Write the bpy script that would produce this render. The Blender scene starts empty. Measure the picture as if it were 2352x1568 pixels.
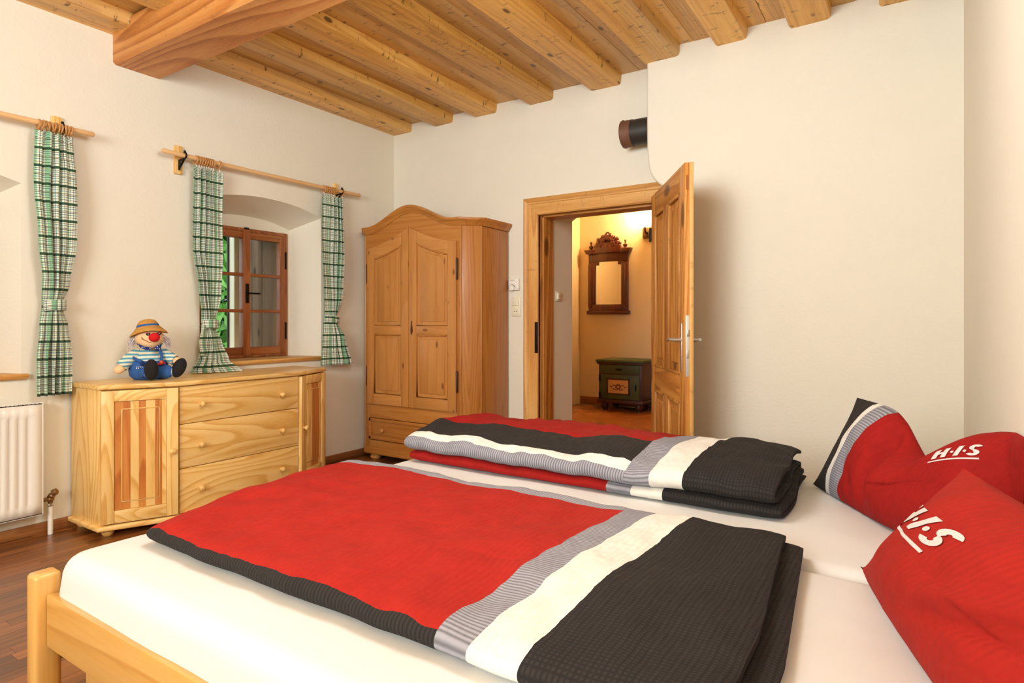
import bpy, bmesh, math, random
from mathutils import Vector, Matrix, noise
random.seed(7)
PI = math.pi
SC = bpy.context.scene
C = SC.collection

# ------------------------------------------------------------------ camera
FPX, W_PX, H_PX = 1400.0, 2352, 1568
YAW = math.atan((2090 - 1176) / FPX)
cd = bpy.data.cameras.new('camera')
cd.sensor_width = 36.0
cd.lens = FPX / W_PX * 36.0
cd.shift_y = -46.0 / W_PX
cd.clip_start = 0.02
cam = bpy.data.objects.new('camera', cd)
cam.location = (0, 0, 1.15)
cam.rotation_euler = (PI / 2, 0, YAW)
C.objects.link(cam)
SC.camera = cam

# ------------------------------------------------------------------ world, lights, exposure
wd = bpy.data.worlds.new('world'); SC.world = wd
wd.use_nodes = True
bgn = wd.node_tree.nodes['Background']
bgn.inputs[0].default_value = (0.80, 0.90, 1.0, 1)
bgn.inputs[1].default_value = 2.2


def lamp(name, kind, loc, power, color, size=0.3, rot=None):
    l = bpy.data.lights.new(name, kind)
    l.energy = power; l.color = color
    if kind == 'AREA':
        l.shape = 'DISK'; l.size = size
    else:
        l.shadow_soft_size = size
    o = bpy.data.objects.new(name, l); o.location = loc
    if rot: o.rotation_euler = rot
    C.objects.link(o)
    return o


lamp('ceiling_lamp_light', 'POINT', (-1.35, 1.40, 2.32), 58, (0.90, 0.97, 1.0), 0.32)
lamp('flash_bounce_light', 'AREA', (-1.15, -2.45, 2.2), 185, (0.86, 0.96, 1.0), 2.2, (math.radians(114), 0, 0))
SC.view_settings.view_transform = 'Standard'
SC.view_settings.look = 'None'
SC.view_settings.gamma = 1.0
SC.view_settings.use_curve_mapping = False
SC.view_settings.exposure = 0.38

# ------------------------------------------------------------------ helpers: objects
ROOT = {}


def setp(o, label=None, cat=None, group=None, kind=None):
    if label: o['label'] = label
    if cat: o['category'] = cat
    if group: o['group'] = group
    if kind: o['kind'] = kind
    return o


def thing(name, label, cat, loc=(0, 0, 0), rz=0.0, group=None):
    o = bpy.data.objects.new(name, None)
    o.empty_display_size = 0.05
    C.objects.link(o)
    o.location = loc; o.rotation_euler = (0, 0, rz)
    ROOT[o.name] = Matrix.Translation(loc) @ Matrix.Rotation(rz, 4, 'Z')
    return setp(o, label, cat, group)


def part(name, bm, mat, parent=None, local=False, smooth=35, label=None):
    """link bm as one mesh object; verts are world coords unless local"""
    M = ROOT.get(parent.name) if parent else None
    if M is not None and not local:
        bm.transform(M.inverted())
    me = bpy.data.meshes.new(name)
    bmesh.ops.recalc_face_normals(bm, faces=bm.faces[:]) if smooth is not False else None
    bm.to_mesh(me); bm.free()
    if smooth:
        for p in me.polygons: p.use_smooth = True
        me.set_sharp_from_angle(angle=math.radians(smooth))
    if mat: me.materials.append(mat)
    o = bpy.data.objects.new(name, me)
    C.objects.link(o)
    if parent:
        o.parent = parent
        ROOT[o.name] = M if M is not None else Matrix.Identity(4)
    else:
        ROOT[o.name] = Matrix.Identity(4)
    if label: o['label'] = label
    return o


def solo(name, bm, mat, label, cat, loc, group=None, smooth=35):
    bm.transform(Matrix.Translation(-Vector(loc)))
    o = part(name, bm, mat, None, True, smooth)
    o.location = loc
    ROOT[o.name] = Matrix.Translation(loc)
    return setp(o, label, cat, group)


def struct(name, bm, mat, parent=None, smooth=35):
    o = part(name, bm, mat, parent, False, smooth)
    if not parent: o['kind'] = 'structure'
    return o


# ------------------------------------------------------------------ helpers: shapes
def NB():
    return bmesh.new()


def merge(bm, t, M=None):
    if M is not None: t.transform(M)
    me = bpy.data.meshes.new('t'); t.to_mesh(me); t.free()
    bm.from_mesh(me); bpy.data.meshes.remove(me)
    return bm


def box(bm, x0, x1, y0, y1, z0, z1, bev=0.0, seg=2, M=None):
    t = bmesh.new()
    bmesh.ops.create_cube(t, size=1.0)
    for v in t.verts:
        v.co = Vector(((x0 + x1) / 2 + v.co.x * (x1 - x0), (y0 + y1) / 2 + v.co.y * (y1 - y0),
                       (z0 + z1) / 2 + v.co.z * (z1 - z0)))
    if bev > 0:
        bev = min(bev, 0.49 * min(abs(x1 - x0), abs(y1 - y0), abs(z1 - z0)))
        bmesh.ops.bevel(t, geom=t.edges[:], offset=bev, segments=seg, profile=0.5, affect='EDGES')
    return merge(bm, t, M)


def bxs(*a, **k):
    return box(NB(), *a, **k)


def prism(bm, pts, d0, d1, axis='y', bev=0.0, M=None, seg=2):
    """polygon pts (a,b) in the plane normal to axis, extruded d0..d1"""
    t = bmesh.new()

    def mk(a, b, d):
        return {'y': (a, d, b), 'x': (d, a, b), 'z': (a, b, d)}[axis]
    v0 = [t.verts.new(mk(a, b, d0)) for a, b in pts]
    v1 = [t.verts.new(mk(a, b, d1)) for a, b in pts]
    t.faces.new(v0); t.faces.new(v1[::-1])
    n = len(pts)
    for i in range(n):
        t.faces.new((v0[i], v1[i], v1[(i + 1) % n], v0[(i + 1) % n]))
    bmesh.ops.recalc_face_normals(t, faces=t.faces[:])
    if bev > 0:
        es = [e for e in t.edges if e.calc_face_angle(0) > 0.6]
        bmesh.ops.bevel(t, geom=es, offset=bev, segments=seg, profile=0.5, affect='EDGES', clamp_overlap=True)
    return merge(bm, t, M)


def lathe(bm, prof, seg=20, M=None):
    t = bmesh.new()
    rings = []
    for r, z in prof:
        if r < 1e-6:
            rings.append([t.verts.new((0, 0, z))])
        else:
            rings.append([t.verts.new((r * math.cos(2 * PI * i / seg), r * math.sin(2 * PI * i / seg), z)) for i in range(seg)])
    for a, b in zip(rings, rings[1:]):
        for i in range(seg):
            j = (i + 1) % seg
            q = [a[i % len(a)], a[j % len(a)], b[j % len(b)], b[i % len(b)]]
            u = []
            for v in q:
                if v not in u: u.append(v)
            if len(u) >= 3: t.faces.new(u)
    for r in (rings[0], rings[-1]):
        if len(r) > 1: t.faces.new(r)
    return merge(bm, t, M)


def frame_to(d):
    return Vector(d).normalized().to_track_quat('Z', 'Y').to_matrix().to_4x4()


def tube(bm, pts, r, seg=10, M=None, closed=False):
    t = bmesh.new()
    pts = [Vector(p) for p in pts]
    n = len(pts)
    rf = r if callable(r) else (lambda s: r)
    rings = []
    up = None
    for i, p in enumerate(pts):
        if closed:
            d = pts[(i + 1) % n] - pts[i - 1]
        else:
            d = pts[min(i + 1, n - 1)] - pts[max(i - 1, 0)]
        d.normalize()
        if up is None:
            up = Vector((0, 0, 1)) if abs(d.z) < 0.9 else Vector((1, 0, 0))
        a = (up - d * up.dot(d))
        if a.length < 1e-4: a = d.orthogonal()
        a.normalize(); b = d.cross(a); up = a
        rr = rf(i / max(1, n - 1))
        rings.append([t.verts.new(p + (a * math.cos(2 * PI * k / seg) + b * math.sin(2 * PI * k / seg)) * rr) for k in range(seg)])
    m = n if closed else n - 1
    for i in range(m):
        A, B = rings[i], rings[(i + 1) % n]
        for k in range(seg):
            t.faces.new((A[k], A[(k + 1) % seg], B[(k + 1) % seg], B[k]))
    if not closed:
        t.faces.new(rings[0]); t.faces.new(rings[-1][::-1])
    return merge(bm, t, M)


def ell(bm, c, r, M=None, u=20, v=12):
    t = bmesh.new()
    bmesh.ops.create_uvsphere(t, u_segments=u, v_segments=v, radius=1.0)
    R = Matrix.Translation(c) @ (M or Matrix.Identity(4)) @ Matrix.Diagonal((r[0], r[1], r[2], 1))
    return merge(bm, t, R)


def cylx(bm, p0, p1, r, seg=16):
    return tube(bm, [p0, p1], r, seg)


# ------------------------------------------------------------------ helpers: materials
class N:
    def __init__(s, name, rough=0.6):
        s.m = bpy.data.materials.new(name); s.m.use_nodes = True
        s.t = s.m.node_tree; s.b = s.t.nodes['Principled BSDF']
        s.b.inputs['Roughness'].default_value = rough

    def n(s, typ, **k):
        o = s.t.nodes.new(typ)
        for a, v in k.items(): setattr(o, a, v)
        return o

    def l(s, a, b):
        s.t.links.new(a, b)

    def val(s, sock, v):
        if hasattr(v, 'is_output') or isinstance(v, bpy.types.NodeSocket): s.l(v, sock)
        else: sock.default_value = v

    def math(s, op, a, b=0.0, c=None, clamp=False):
        o = s.n('ShaderNodeMath', operation=op, use_clamp=clamp)
        s.val(o.inputs[0], a); s.val(o.inputs[1], b)
        if c is not None: s.val(o.inputs[2], c)
        return o.outputs[0]

    def mix(s, f, a, b, typ='MIX'):
        o = s.n('ShaderNodeMix', data_type='RGBA', blend_type=typ)
        s.val(o.inputs['Factor'], f)
        s.val(o.inputs[6], a); s.val(o.inputs[7], b)
        return o.outputs[2]

    def ramp(s, f, stops, const=False):
        o = s.n('ShaderNodeValToRGB')
        r = o.color_ramp
        if const: r.interpolation = 'CONSTANT'
        while len(r.elements) < len(stops): r.elements.new(1.0)
        for e, (p, c) in zip(r.elements, stops):
            e.position = p
            e.color = (c, c, c, 1) if not hasattr(c, '__len__') else (c[0], c[1], c[2], 1)
        s.l(f, o.inputs[0])
        return o.outputs[0]

    def noise(s, vec, scale, detail=3, rough=0.5, dist=0.0):
        o = s.n('ShaderNodeTexNoise')
        o.inputs['Scale'].default_value = scale; o.inputs['Detail'].default_value = detail
        o.inputs['Roughness'].default_value = rough; o.inputs['Distortion'].default_value = dist
        if vec is not None: s.l(vec, o.inputs['Vector'])
        return o.outputs['Fac']

    def bump(s, h, strength=0.2, dist=0.01):
        o = s.n('ShaderNodeBump')
        o.inputs['Strength'].default_value = strength; o.inputs['Distance'].default_value = dist
        s.l(h, o.inputs['Height']); s.l(o.outputs[0], s.b.inputs['Normal'])

    def col(s, c):
        s.val(s.b.inputs['Base Color'], c if not isinstance(c, tuple) or len(c) == 4 else (*c, 1))

    def obj(s):
        return s.n('ShaderNodeTexCoord').outputs['Object']

    def uv(s):
        o = s.n('ShaderNodeSeparateXYZ')
        s.l(s.n('ShaderNodeTexCoord').outputs['UV'], o.inputs[0])
        return o.outputs[0], o.outputs[1]


def srgb(r, g, b):
    f = lambda c: ((c / 255) / 12.92) if c / 255 <= 0.04045 else ((c / 255 + 0.055) / 1.055) ** 2.4
    return (f(r), f(g), f(b))


def plain(name, c, rough=0.5, metal=0.0, coat=0.0, var=0.0):
    k = N(name, rough)
    if var:
        f = k.noise(k.obj(), 14, 3)
        k.col(k.mix(f, tuple(x * (1 - var) for x in c) + (1,), tuple(min(1, x * (1 + var)) for x in c) + (1,)))
    else:
        k.col(c)
    k.b.inputs['Metallic'].default_value = metal
    if coat:
        k.b.inputs['Coat Weight'].default_value = coat
    return k.m


def wood(name, light, mid, dark, axis='z', scale=1.0, ring=0.5, knots=0.0, rough=0.5, var=0.12, along=0.07,
         knotcol=None, ringn=16, bump=0.15, coat=0.0, marks=0.0, grey=0.0):
    k = N(name, rough)
    oc = k.obj()
    rnd = k.n('ShaderNodeObjectInfo').outputs['Random']
    cb = k.n('ShaderNodeCombineXYZ')
    for i, f in enumerate((7.3, 13.1, 5.7)): k.l(k.math('MULTIPLY', rnd, f), cb.inputs[i])
    ad = k.n('ShaderNodeVectorMath', operation='ADD'); k.l(oc, ad.inputs[0]); k.l(cb.outputs[0], ad.inputs[1])
    mp = k.n('ShaderNodeMapping')
    sc = [1.0, 1.0, 1.0]; sc['xyz'.index(axis)] = along
    mp.inputs['Scale'].default_value = sc
    k.l(ad.outputs[0], mp.inputs[0])
    v = mp.outputs[0]
    broad = k.noise(v, 11 * scale, 4, 0.6)
    low = k.noise(v, 3.4 * scale, 1.5, 0.4, 0.2)
    fine = k.noise(v, 120 * scale, 2, 0.6)
    rg = k.math('FRACT', k.math('MULTIPLY', low, ringn * 1.3))
    up = k.math('POWER', rg, 2.2)
    rg = k.math('MULTIPLY', up, k.math('SUBTRACT', 1.0, k.math('POWER', rg, 14.0)))
    rg = k.math('MULTIPLY', rg, 1.25)
    fac = k.math('ADD', k.math('MULTIPLY', broad, 1 - ring), k.math('MULTIPLY', rg, ring))
    fac = k.math('ADD', fac, k.math('MULTIPLY', k.math('SUBTRACT', fine, 0.5), 0.35))
    c = k.ramp(fac, [(0.12, light), (0.52, mid), (0.95, dark)])
    if grey:
        g = k.ramp(k.noise(v, 2.3 * scale, 3, 0.6), [(0.48, 0.0), (0.72, grey)])
        c = k.mix(g, c, (0.30, 0.235, 0.15, 1))
    if knots:
        mk = k.n('ShaderNodeMapping'); s2 = [4.2, 4.2, 4.2]; s2['xyz'.index(axis)] = 1.9
        mk.inputs['Scale'].default_value = s2
        k.l(ad.outputs[0], mk.inputs[0])
        vo = k.n('ShaderNodeTexVoronoi'); vo.inputs['Scale'].default_value = knots
        k.l(mk.outputs[0], vo.inputs['Vector'])
        km = k.ramp(vo.outputs['Distance'], [(0.085, 1.0), (0.14, 0.0)])
        c = k.mix(k.math('MULTIPLY', km, 0.8), c, (*(knotcol or tuple(x * 0.35 for x in dark)), 1))
    if marks:
        mm = k.n('ShaderNodeMapping'); s3 = [9, 9, 9]; s3['xyz'.index(axis)] = 22
        mm.inputs['Scale'].default_value = s3
        k.l(ad.outputs[0], mm.inputs[0])
        f2 = k.ramp(k.noise(mm.outputs[0], 1.3, 4, 0.7), [(0.60, 0.0), (0.68, marks)])
        c = k.mix(f2, c, (0.10, 0.045, 0.015, 1))
    hs = k.n('ShaderNodeHueSaturation')
    k.l(k.math('MULTIPLY_ADD', rnd, var * 2, 1 - var), hs.inputs['Value'])
    k.l(c, hs.inputs['Color'])
    k.l(hs.outputs[0], k.b.inputs['Base Color'])
    if bump: k.bump(fac, bump, 0.004)
    if coat:
        k.b.inputs['Coat Weight'].default_value = coat
        k.b.inputs['Coat Roughness'].default_value = 0.25
    return k.m


def plaster(name, c, b=0.25, sc=60):
    k = N(name, 0.9)
    oc = k.obj()
    f = k.noise(oc, 3.0, 4, 0.6)
    k.col(k.mix(f, tuple(x * 0.965 for x in c) + (1,), tuple(min(1, x * 1.02) for x in c) + (1,)))
    h = k.math('ADD', k.noise(oc, sc, 4, 0.6), k.math('MULTIPLY', k.noise(oc, 5, 3), 2.0))
    k.bump(h, b, 0.006)
    return k.m


MW = {}
for ax in 'xyz':
    MW['ceil' + ax] = wood('ceiling_wood_' + ax, srgb(240, 192, 106), srgb(214, 156, 72), srgb(152, 96, 38), ax, 1.2, 0.22, 1.9, 0.42,
                           0.16, 0.05, srgb(48, 24, 10), 14, 0.15, 0, 0.85, 0.5)
    MW['beam' + ax] = wood('beam_wood_' + ax, srgb(222, 160, 90), srgb(194, 122, 56), srgb(124, 68, 28), ax, 0.8, 0.45, 0.9, 0.55,
                           0.05, 0.09, srgb(80, 40, 18), 14, 0.5, 0, 0.25)
    MW['pine' + ax] = wood('light_pine_' + ax, srgb(246, 208, 136), srgb(236, 188, 106), srgb(206, 142, 62), ax, 1.3, 0.62, 0, 0.38,
                           0.05, 0.13, None, 13, 0.05, 0.25)
    MW['pinered' + ax] = wood('red_heart_pine_' + ax, srgb(214, 146, 74), srgb(196, 118, 50), srgb(156, 80, 28), ax, 1.3, 0.5, 0, 0.38,
                              0.10, 0.09, None, 10, 0.05, 0.25)
    MW['ward' + ax] = wood('wardrobe_pine_' + ax, srgb(194, 132, 62), srgb(178, 112, 46), srgb(142, 80, 26), ax, 1.6, 0.35, 0, 0.42,
                           0.05, 0.05, None, 12, 0.06, 0.15)
    MW['wardp' + ax] = wood('wardrobe_panel_pine_' + ax, srgb(206, 146, 80), srgb(194, 130, 64), srgb(164, 98, 40), ax, 1.1, 0.25, 2.4, 0.42,
                            0.05, 0.07, srgb(120, 62, 24), 9, 0.06, 0.15)
    MW['door' + ax] = wood('old_door_wood_' + ax, srgb(214, 154, 74), srgb(182, 114, 42), srgb(102, 54, 18), ax, 1.2, 0.45, 0.8, 0.5,
                           0.10, 0.06, srgb(70, 34, 12), 12, 0.25, 0.1, 0.3)
    MW['casing' + ax] = wood('door_casing_pine_' + ax, srgb(232, 188, 118), srgb(210, 152, 78), srgb(160, 96, 40), ax, 1.1, 0.4, 1.0, 0.5,
                             0.06, 0.06, srgb(96, 46, 18), 11, 0.2, 0.1, 0.25)
    MW['win' + ax] = wood('window_wood_' + ax, srgb(176, 108, 52), srgb(146, 80, 34), srgb(92, 46, 18), ax, 1.6, 0.35, 0.9, 0.45,
                          0.08, 0.06, srgb(70, 32, 12), 9, 0.2, 0.15)
    MW['grey' + ax] = wood('weathered_boards_' + ax, srgb(150, 120, 88), srgb(122, 92, 64), srgb(86, 60, 40), ax, 1.6, 0.12, 1.2, 0.8,
                           0.1, 0.03, None, 9, 0.3)
    MW['bed' + ax] = wood('bed_pine_' + ax, srgb(228, 182, 108), srgb(214, 162, 82), srgb(184, 120, 48), ax, 1.2, 0.38, 0, 0.36,
                          0.04, 0.06, None, 10, 0.05, 0.3)
M_FLOOR = wood('walnut_floor', srgb(154, 96, 46), srgb(120, 70, 30), srgb(66, 36, 16), 'y', 2.0, 0.3, 0, 0.34, 0.38, 0.05, None, 10, 0.05, 0.35)
M_BASE = wood('baseboard_wood', srgb(176, 118, 66), srgb(146, 90, 46), srgb(104, 60, 28), 'y', 2.0, 0.3, 0, 0.4, 0.08, 0.05)
M_ROD = wood('rod_beech', srgb(236, 194, 140), srgb(226, 180, 122), srgb(204, 150, 92), 'y', 2.0, 0.2, 0, 0.4, 0.04, 0.04)
M_RING = plain('ring_beech', srgb(196, 138, 78), 0.4, var=0.1)
M_WALL = plaster('wall_plaster', srgb(236, 229, 211))
M_WALLH = plaster('hall_plaster', srgb(236, 212, 170))
M_CEILBACK = plain('ceiling_backing', srgb(120, 76, 34), 0.8)
M_IRON = plain('black_iron', (0.012, 0.011, 0.010), 0.45, 0.7)
M_RUST = plain('rusty_iron', srgb(82, 52, 34), 0.6, 0.3, var=0.3)
M_STEEL = plain('brushed_steel', (0.62, 0.61, 0.58), 0.35, 0.9)
M_ENAMEL = plain('radiator_enamel', srgb(240, 236, 226), 0.35, coat=0.2)
M_PLASTIC = plain('switch_plastic', srgb(238, 230, 204), 0.35)
M_PLWHITE = plain('white_plastic', srgb(244, 240, 230), 0.35)
M_DARK = plain('dark_hole', (0.01, 0.01, 0.01), 0.8)
M_BRASS = plain('valve_brass', srgb(150, 120, 84), 0.35, 0.85)
M_SHEETM = N('fitted_sheet', 0.85)
_f = M_SHEETM.noise(M_SHEETM.obj(), 5, 3)
M_SHEETM.col((0.71, 0.705, 0.68, 1)); M_SHEETM.bump(_f, 0.25, 0.02)
M_SHEET = M_SHEETM.m

# ------------------------------------------------------------------ room dimensions
XL, XR, YB, YN = -3.962, 0.229, 4.089, -2.6
ZJ, ZB = 2.85, 2.918        # joist undersides, boards between them
YF = 3.85                   # front of the flue breast

# ------------------------------------------------------------------ floor: strips
fb = bxs(XL - 0.02, XR + 0.02, YN, YB, -0.06, -0.006)
floor = struct('floor', fb, M_FLOOR, smooth=False)
strips = []
wst = 0.062
x = XL
row = 0
while x < XR:
    y = YN - random.random() * 0.6
    while y < YB:
        L = random.uniform(0.28, 0.85)
        y0, y1 = max(y, YN), min(y + L, YB)
        if y1 - y0 > 0.02: strips.append((x, min(x + wst, XR), y0, y1))
        y += L
    x += wst; row += 1


def fl_key(s):
    cx, cy = (s[0] + s[1]) / 2, (s[2] + s[3]) / 2
    hid = 0
    if -1.98 < cx and 0.72 < cy < 2.84: hid = 20
    if cx < -3.55 and 1.55 < cy < 2.95: hid = 6
    if cy < 0.2: hid = 12
    dx, dy = cx + 2.7, cy - 1.2
    return hid + math.hypot(dx, dy)


strips.sort(key=fl_key)
rest = NB()
for i, s in enumerate(strips):
    if i < 290:
        part('plank', bxs(s[0] + 0.0004, s[1] - 0.0004, s[2] + 0.0004, s[3] - 0.0004, -0.006, 0.0), M_FLOOR, floor, smooth=False)
    else:
        box(rest, s[0] + 0.0004, s[1] - 0.0004, s[2] + 0.0004, s[3] - 0.0004, -0.006, 0.0)
r_ = part('floor_strips', rest, M_FLOOR, floor, smooth=False); r_['kind'] = 'stuff'

# ------------------------------------------------------------------ ceiling: backing, boards, joists, main beam
ceiling = struct('ceiling', bxs(XL - 0.3, XR + 0.3, YN, YB, ZB + 0.03, ZB + 0.1), M_CEILBACK, smooth=False)
JO = [(XL - 0.03, -3.745), (-3.468, -3.27), (-3.038, -2.818), (-2.51, -2.294), (-1.978, -1.734), (-1.475, -1.236),
      (-1.008, -0.819), (-0.587, -0.373), (-0.138, 0.06)]
for a, b in JO:
    t = NB()
    prism(t, [(a, ZJ + 0.012), (a + 0.012, ZJ), (b - 0.020, ZJ), (b - 0.006, ZJ + 0.006), (b, ZJ + 0.022), (b + 0.004, ZB + 0.03), (a, ZB + 0.03)], YN, YB + 0.0, 'y')
    # hand-hewn waviness
    bmesh.ops.subdivide_edges(t, edges=[e for e in t.edges if abs(e.verts[0].co.y - e.verts[1].co.y) > 1], cuts=24)
    for v in t.verts:
        if v.co.z < ZB: v.co.x += 0.006 * noise.noise((v.co.x * 2, v.co.y * 2.1, 3)); v.co.z += 0.005 * noise.noise((v.co.x * 3, v.co.y * 1.7, 9))
    part('joist', t, MW['ceily'], ceiling, smooth=30)
for i in range(len(JO)):
    g0 = JO[i][1] - 0.02
    g1 = (JO[i + 1][0] + 0.02) if i + 1 < len(JO) else XR + 0.05
    n = 2 if g1 - g0 > 0.25 else 1
    cut = [g0] + ([g0 + (g1 - g0) * random.uniform(0.42, 0.6)] if n == 2 else []) + [g1]
    for k in range(n):
        dz = random.uniform(-0.004, 0.005)
        part('ceiling_board', bxs(cut[k] + 0.001, cut[k + 1] - 0.001, YN, YB, ZB + dz, ZB + 0.032, 0.003), MW['ceily'], ceiling)
t = NB()
prism(t, [(1.736, 2.69), (1.752, 2.675), (1.998, 2.675), (2.013, 2.69), (2.013, 2.90), (1.736, 2.90)], XL - 0.05, XR + 0.1, 'x')
bmesh.ops.subdivide_edges(t, edges=[e for e in t.edges if abs(e.verts[0].co.x - e.verts[1].co.x) > 1], cuts=30)
for v in t.verts:
    v.co.y += 0.006 * noise.noise((v.co.x * 2, v.co.y * 3, 5)); v.co.z += 0.005 * noise.noise((v.co.x * 2.3, v.co.y * 3, 1))
part('main_beam', t, MW['beamx'], ceiling, smooth=30, label='heavy hewn timber crossing under the joists')


# ------------------------------------------------------------------ walls
def fill(bm, loops):
    """planar face with holes from loops of 3d points"""
    es = []
    for lp in loops:
        vs = [bm.verts.new(p) for p in lp]
        for i in range(len(vs)): es.append(bm.edges.new((vs[i], vs[(i + 1) % len(vs)])))
    bmesh.ops.triangle_fill(bm, edges=es, use_beauty=True)


def niche(y0, y1, z0, zs, za, n=18):
    """outline of a segmental-arched opening, springing zs, apex za"""
    pts = [(y0, z0), (y1, z0)]
    yc, hw = (y0 + y1) / 2, (y1 - y0) / 2
    for i in range(n + 1):
        a = 1 - 2 * i / n
        pts.append((yc + hw * a, zs + (za - zs) * (1 - abs(a) ** 2.2)))
    return pts


XW = XL - 0.30           # plane of the window frames
WINS = [dict(o=(2.262, 3.262, 0.862, 1.978, 2.055), i=(2.395, 3.185, 0.872, 1.895, 1.957), f=(2.417, 3.165, 0.875, 1.863)),
        dict(o=(0.216, 1.288, 0.862, 1.885, 1.965), i=(0.40, 1.20, 0.872, 1.805, 1.87), f=(0.42, 1.18, 0.875, 1.775))]
bm = NB()
outer = [(XL, YN, -0.06), (XL, YB + 0.02, -0.06), (XL, YB + 0.02, ZB + 0.05), (XL, YN, ZB + 0.05)]
loops = [outer]
for w in WINS: loops.append([(XL, y, z) for y, z in niche(*w['o'])])
fill(bm, loops)
for w in WINS:
    A = niche(*w['o']); B = niche(*w['i'])
    # splayed reveal with rounded arris
    n = len(A)
    steps = [(0.0, 0.0)] + [(0.012, 0.004)] + [(1.0, 1.0)]
    prev = None
    for dx, f in ((0.0, 0.0), (0.33, 0.33), (0.66, 0.66), (1.0, 1.0)):
        ring = [bm.verts.new((XL + (XW - XL) * dx, a[0] + (b[0] - a[0]) * f, a[1] + (b[1] - a[1]) * f)) for a, b in zip(A, B)]
        if prev:
            for i in range(n): bm.faces.new((prev[i], prev[(i + 1) % n], ring[(i + 1) % n], ring[i]))
        prev = ring
    f = w['f']
    fill(bm, [[(XW, y, z) for y, z in B], [(XW, f[0], f[2]), (XW, f[1], f[2]), (XW, f[1], f[3]), (XW, f[0], f[3])]])
    for p, q in (((f[0], f[2]), (f[1], f[2])), ((f[1], f[2]), (f[1], f[3])), ((f[1], f[3]), (f[0], f[3])), ((f[0], f[3]), (f[0], f[2]))):
        bm.faces.new([bm.verts.new(c) for c in ((XW, *p), (XW, *q), (XW - 0.36, *q), (XW - 0.36, *p))])
bmesh.ops.remove_doubles(bm, verts=bm.verts[:], dist=0.0005)
wall_left = struct('wall_left', bm, M_WALL, smooth=30)

# back wall with the door opening (thick old wall)
DX0, DX1, DZ = -2.41, -1.49, 1.975
TH = 0.54
bm = NB()
fill(bm, [[(XL - 0.02, YB, -0.06), (XR, YB, -0.06), (XR, YB, ZB + 0.05), (XL - 0.02, YB, ZB + 0.05)],
          [(DX0 - 0.02, YB, -0.05), (DX1 + 0.02, YB, -0.05), (DX1 + 0.02, YB, DZ + 0.02), (DX0 - 0.02, YB, DZ + 0.02)]])
o_ = [(DX0, -0.05), (DX0, 2.0), (-2.33, 2.05), (-1.57, 2.05), (DX1, 2.0), (DX1, -0.05)]
for (a, b) in zip(o_, o_[1:]):
    bm.faces.new([bm.verts.new(c) for c in ((a[0], YB + 0.16, a[1]), (b[0], YB + 0.16, b[1]), (b[0], YB + TH, b[1]), (a[0], YB + TH, a[1]))])
wall_back = struct('wall_back', bm, M_WALL, smooth=30)

# flue breast right of the door, cut back in a curve for the door leaf
bm = NB()
prof = [(-1.455, ZB + 0.04), (-1.458, 2.60), (-1.455, 2.30), (-1.447, 2.20)]
for i in range(1, 11):
    a = i / 10 * PI / 2
    prof.append((-1.447 + 0.26 * (1 - math.cos(a)), 2.20 - 0.22 * math.sin(a)))
prof += [(-1.185, 1.9), (-1.185, -0.05), (XR + 0.02, -0.05), (XR + 0.02, ZB + 0.04)]
prism(bm, prof, YF, YB + 0.005, 'y')
es = [e for e in bm.edges if all(abs(v.co.y - YF) < 1e-4 for v in e.verts) and max(v.co.x for v in e.verts) < -1.1]
bmesh.ops.bevel(bm, geom=es, offset=0.022, segments=4, profile=0.5, affect='EDGES')
struct('wall_flue_breast', bm, M_WALL, smooth=40)

struct('wall_right', bxs(XR, XR + 0.2, YN, YB, -0.06, ZB + 0.05), M_WALL, smooth=False)
struct('wall_near', bxs(XL, XR + 0.2, YN - 0.2, YN, -0.06, ZB + 0.05), M_WALL, smooth=False)

# baseboards
b_ = NB()
box(b_, XL, XL + 0.016, YN, YB, 0, 0.058, 0.004)
struct('baseboard_left', b_, M_BASE)
b_ = NB()
box(b_, XL + 0.016, -2.56, YB - 0.016, YB, 0, 0.058, 0.004)
struct('baseboard_back', b_, MW['wardx'])

# ------------------------------------------------------------------ hall beyond the door
YH = 7.75
bm = NB()
for q in (((-3.912, YB + TH, -0.05), (-3.912, YH, -0.05), (-3.912, YH, 2.75), (-3.912, YB + TH, 2.75)),
          ((-3.912, YH, -0.05), (-0.3, YH, -0.05), (-0.3, YH, 2.75), (-3.912, YH, 2.75)),
          ((-0.3, YH, -0.05), (-0.3, YB + TH, -0.05), (-0.3, YB + TH, 2.75), (-0.3, YH, 2.75)),
          ((-3.912, YB + TH, 2.75), (-3.912, YH, 2.75), (-0.3, YH, 2.75), (-0.3, YB + TH, 2.75)),
          ((-3.912, YB + TH, -0.05), (DX0, YB + TH, -0.05), (DX0, YB + TH, 2.75), (-3.912, YB + TH, 2.75)),
          ((DX1, YB + TH, -0.05), (-0.3, YB + TH, -0.05), (-0.3, YB + TH, 2.75), (DX1, YB + TH, 2.75)),
          ((DX0, YB + TH, 2.05), (DX1, YB + TH, 2.05), (DX1, YB + TH, 2.75), (DX0, YB + TH, 2.75))):
    bm.faces.new([bm.verts.new(p) for p in q])
bmesh.ops.remove_doubles(bm, verts=bm.verts[:], dist=0.0005)
struct('wall_hall', bm, M_WALLH, smooth=False)
M_GROUT = plain('tile_grout', srgb(120, 82, 48), 0.8)
k = N('terracotta_tile', 0.28)
rn = k.n('ShaderNodeObjectInfo').outputs['Random']
cc = k.mix(k.noise(k.obj(), 9, 4), (*srgb(190, 118, 58), 1), (*srgb(164, 92, 40), 1))
hs = k.n('ShaderNodeHueSaturation'); k.l(k.math('MULTIPLY_ADD', rn, 0.25, 0.87), hs.inputs['Value']); k.l(cc, hs.inputs['Color'])
k.l(hs.outputs[0], k.b.inputs['Base Color'])
M_TILE = k.m
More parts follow.
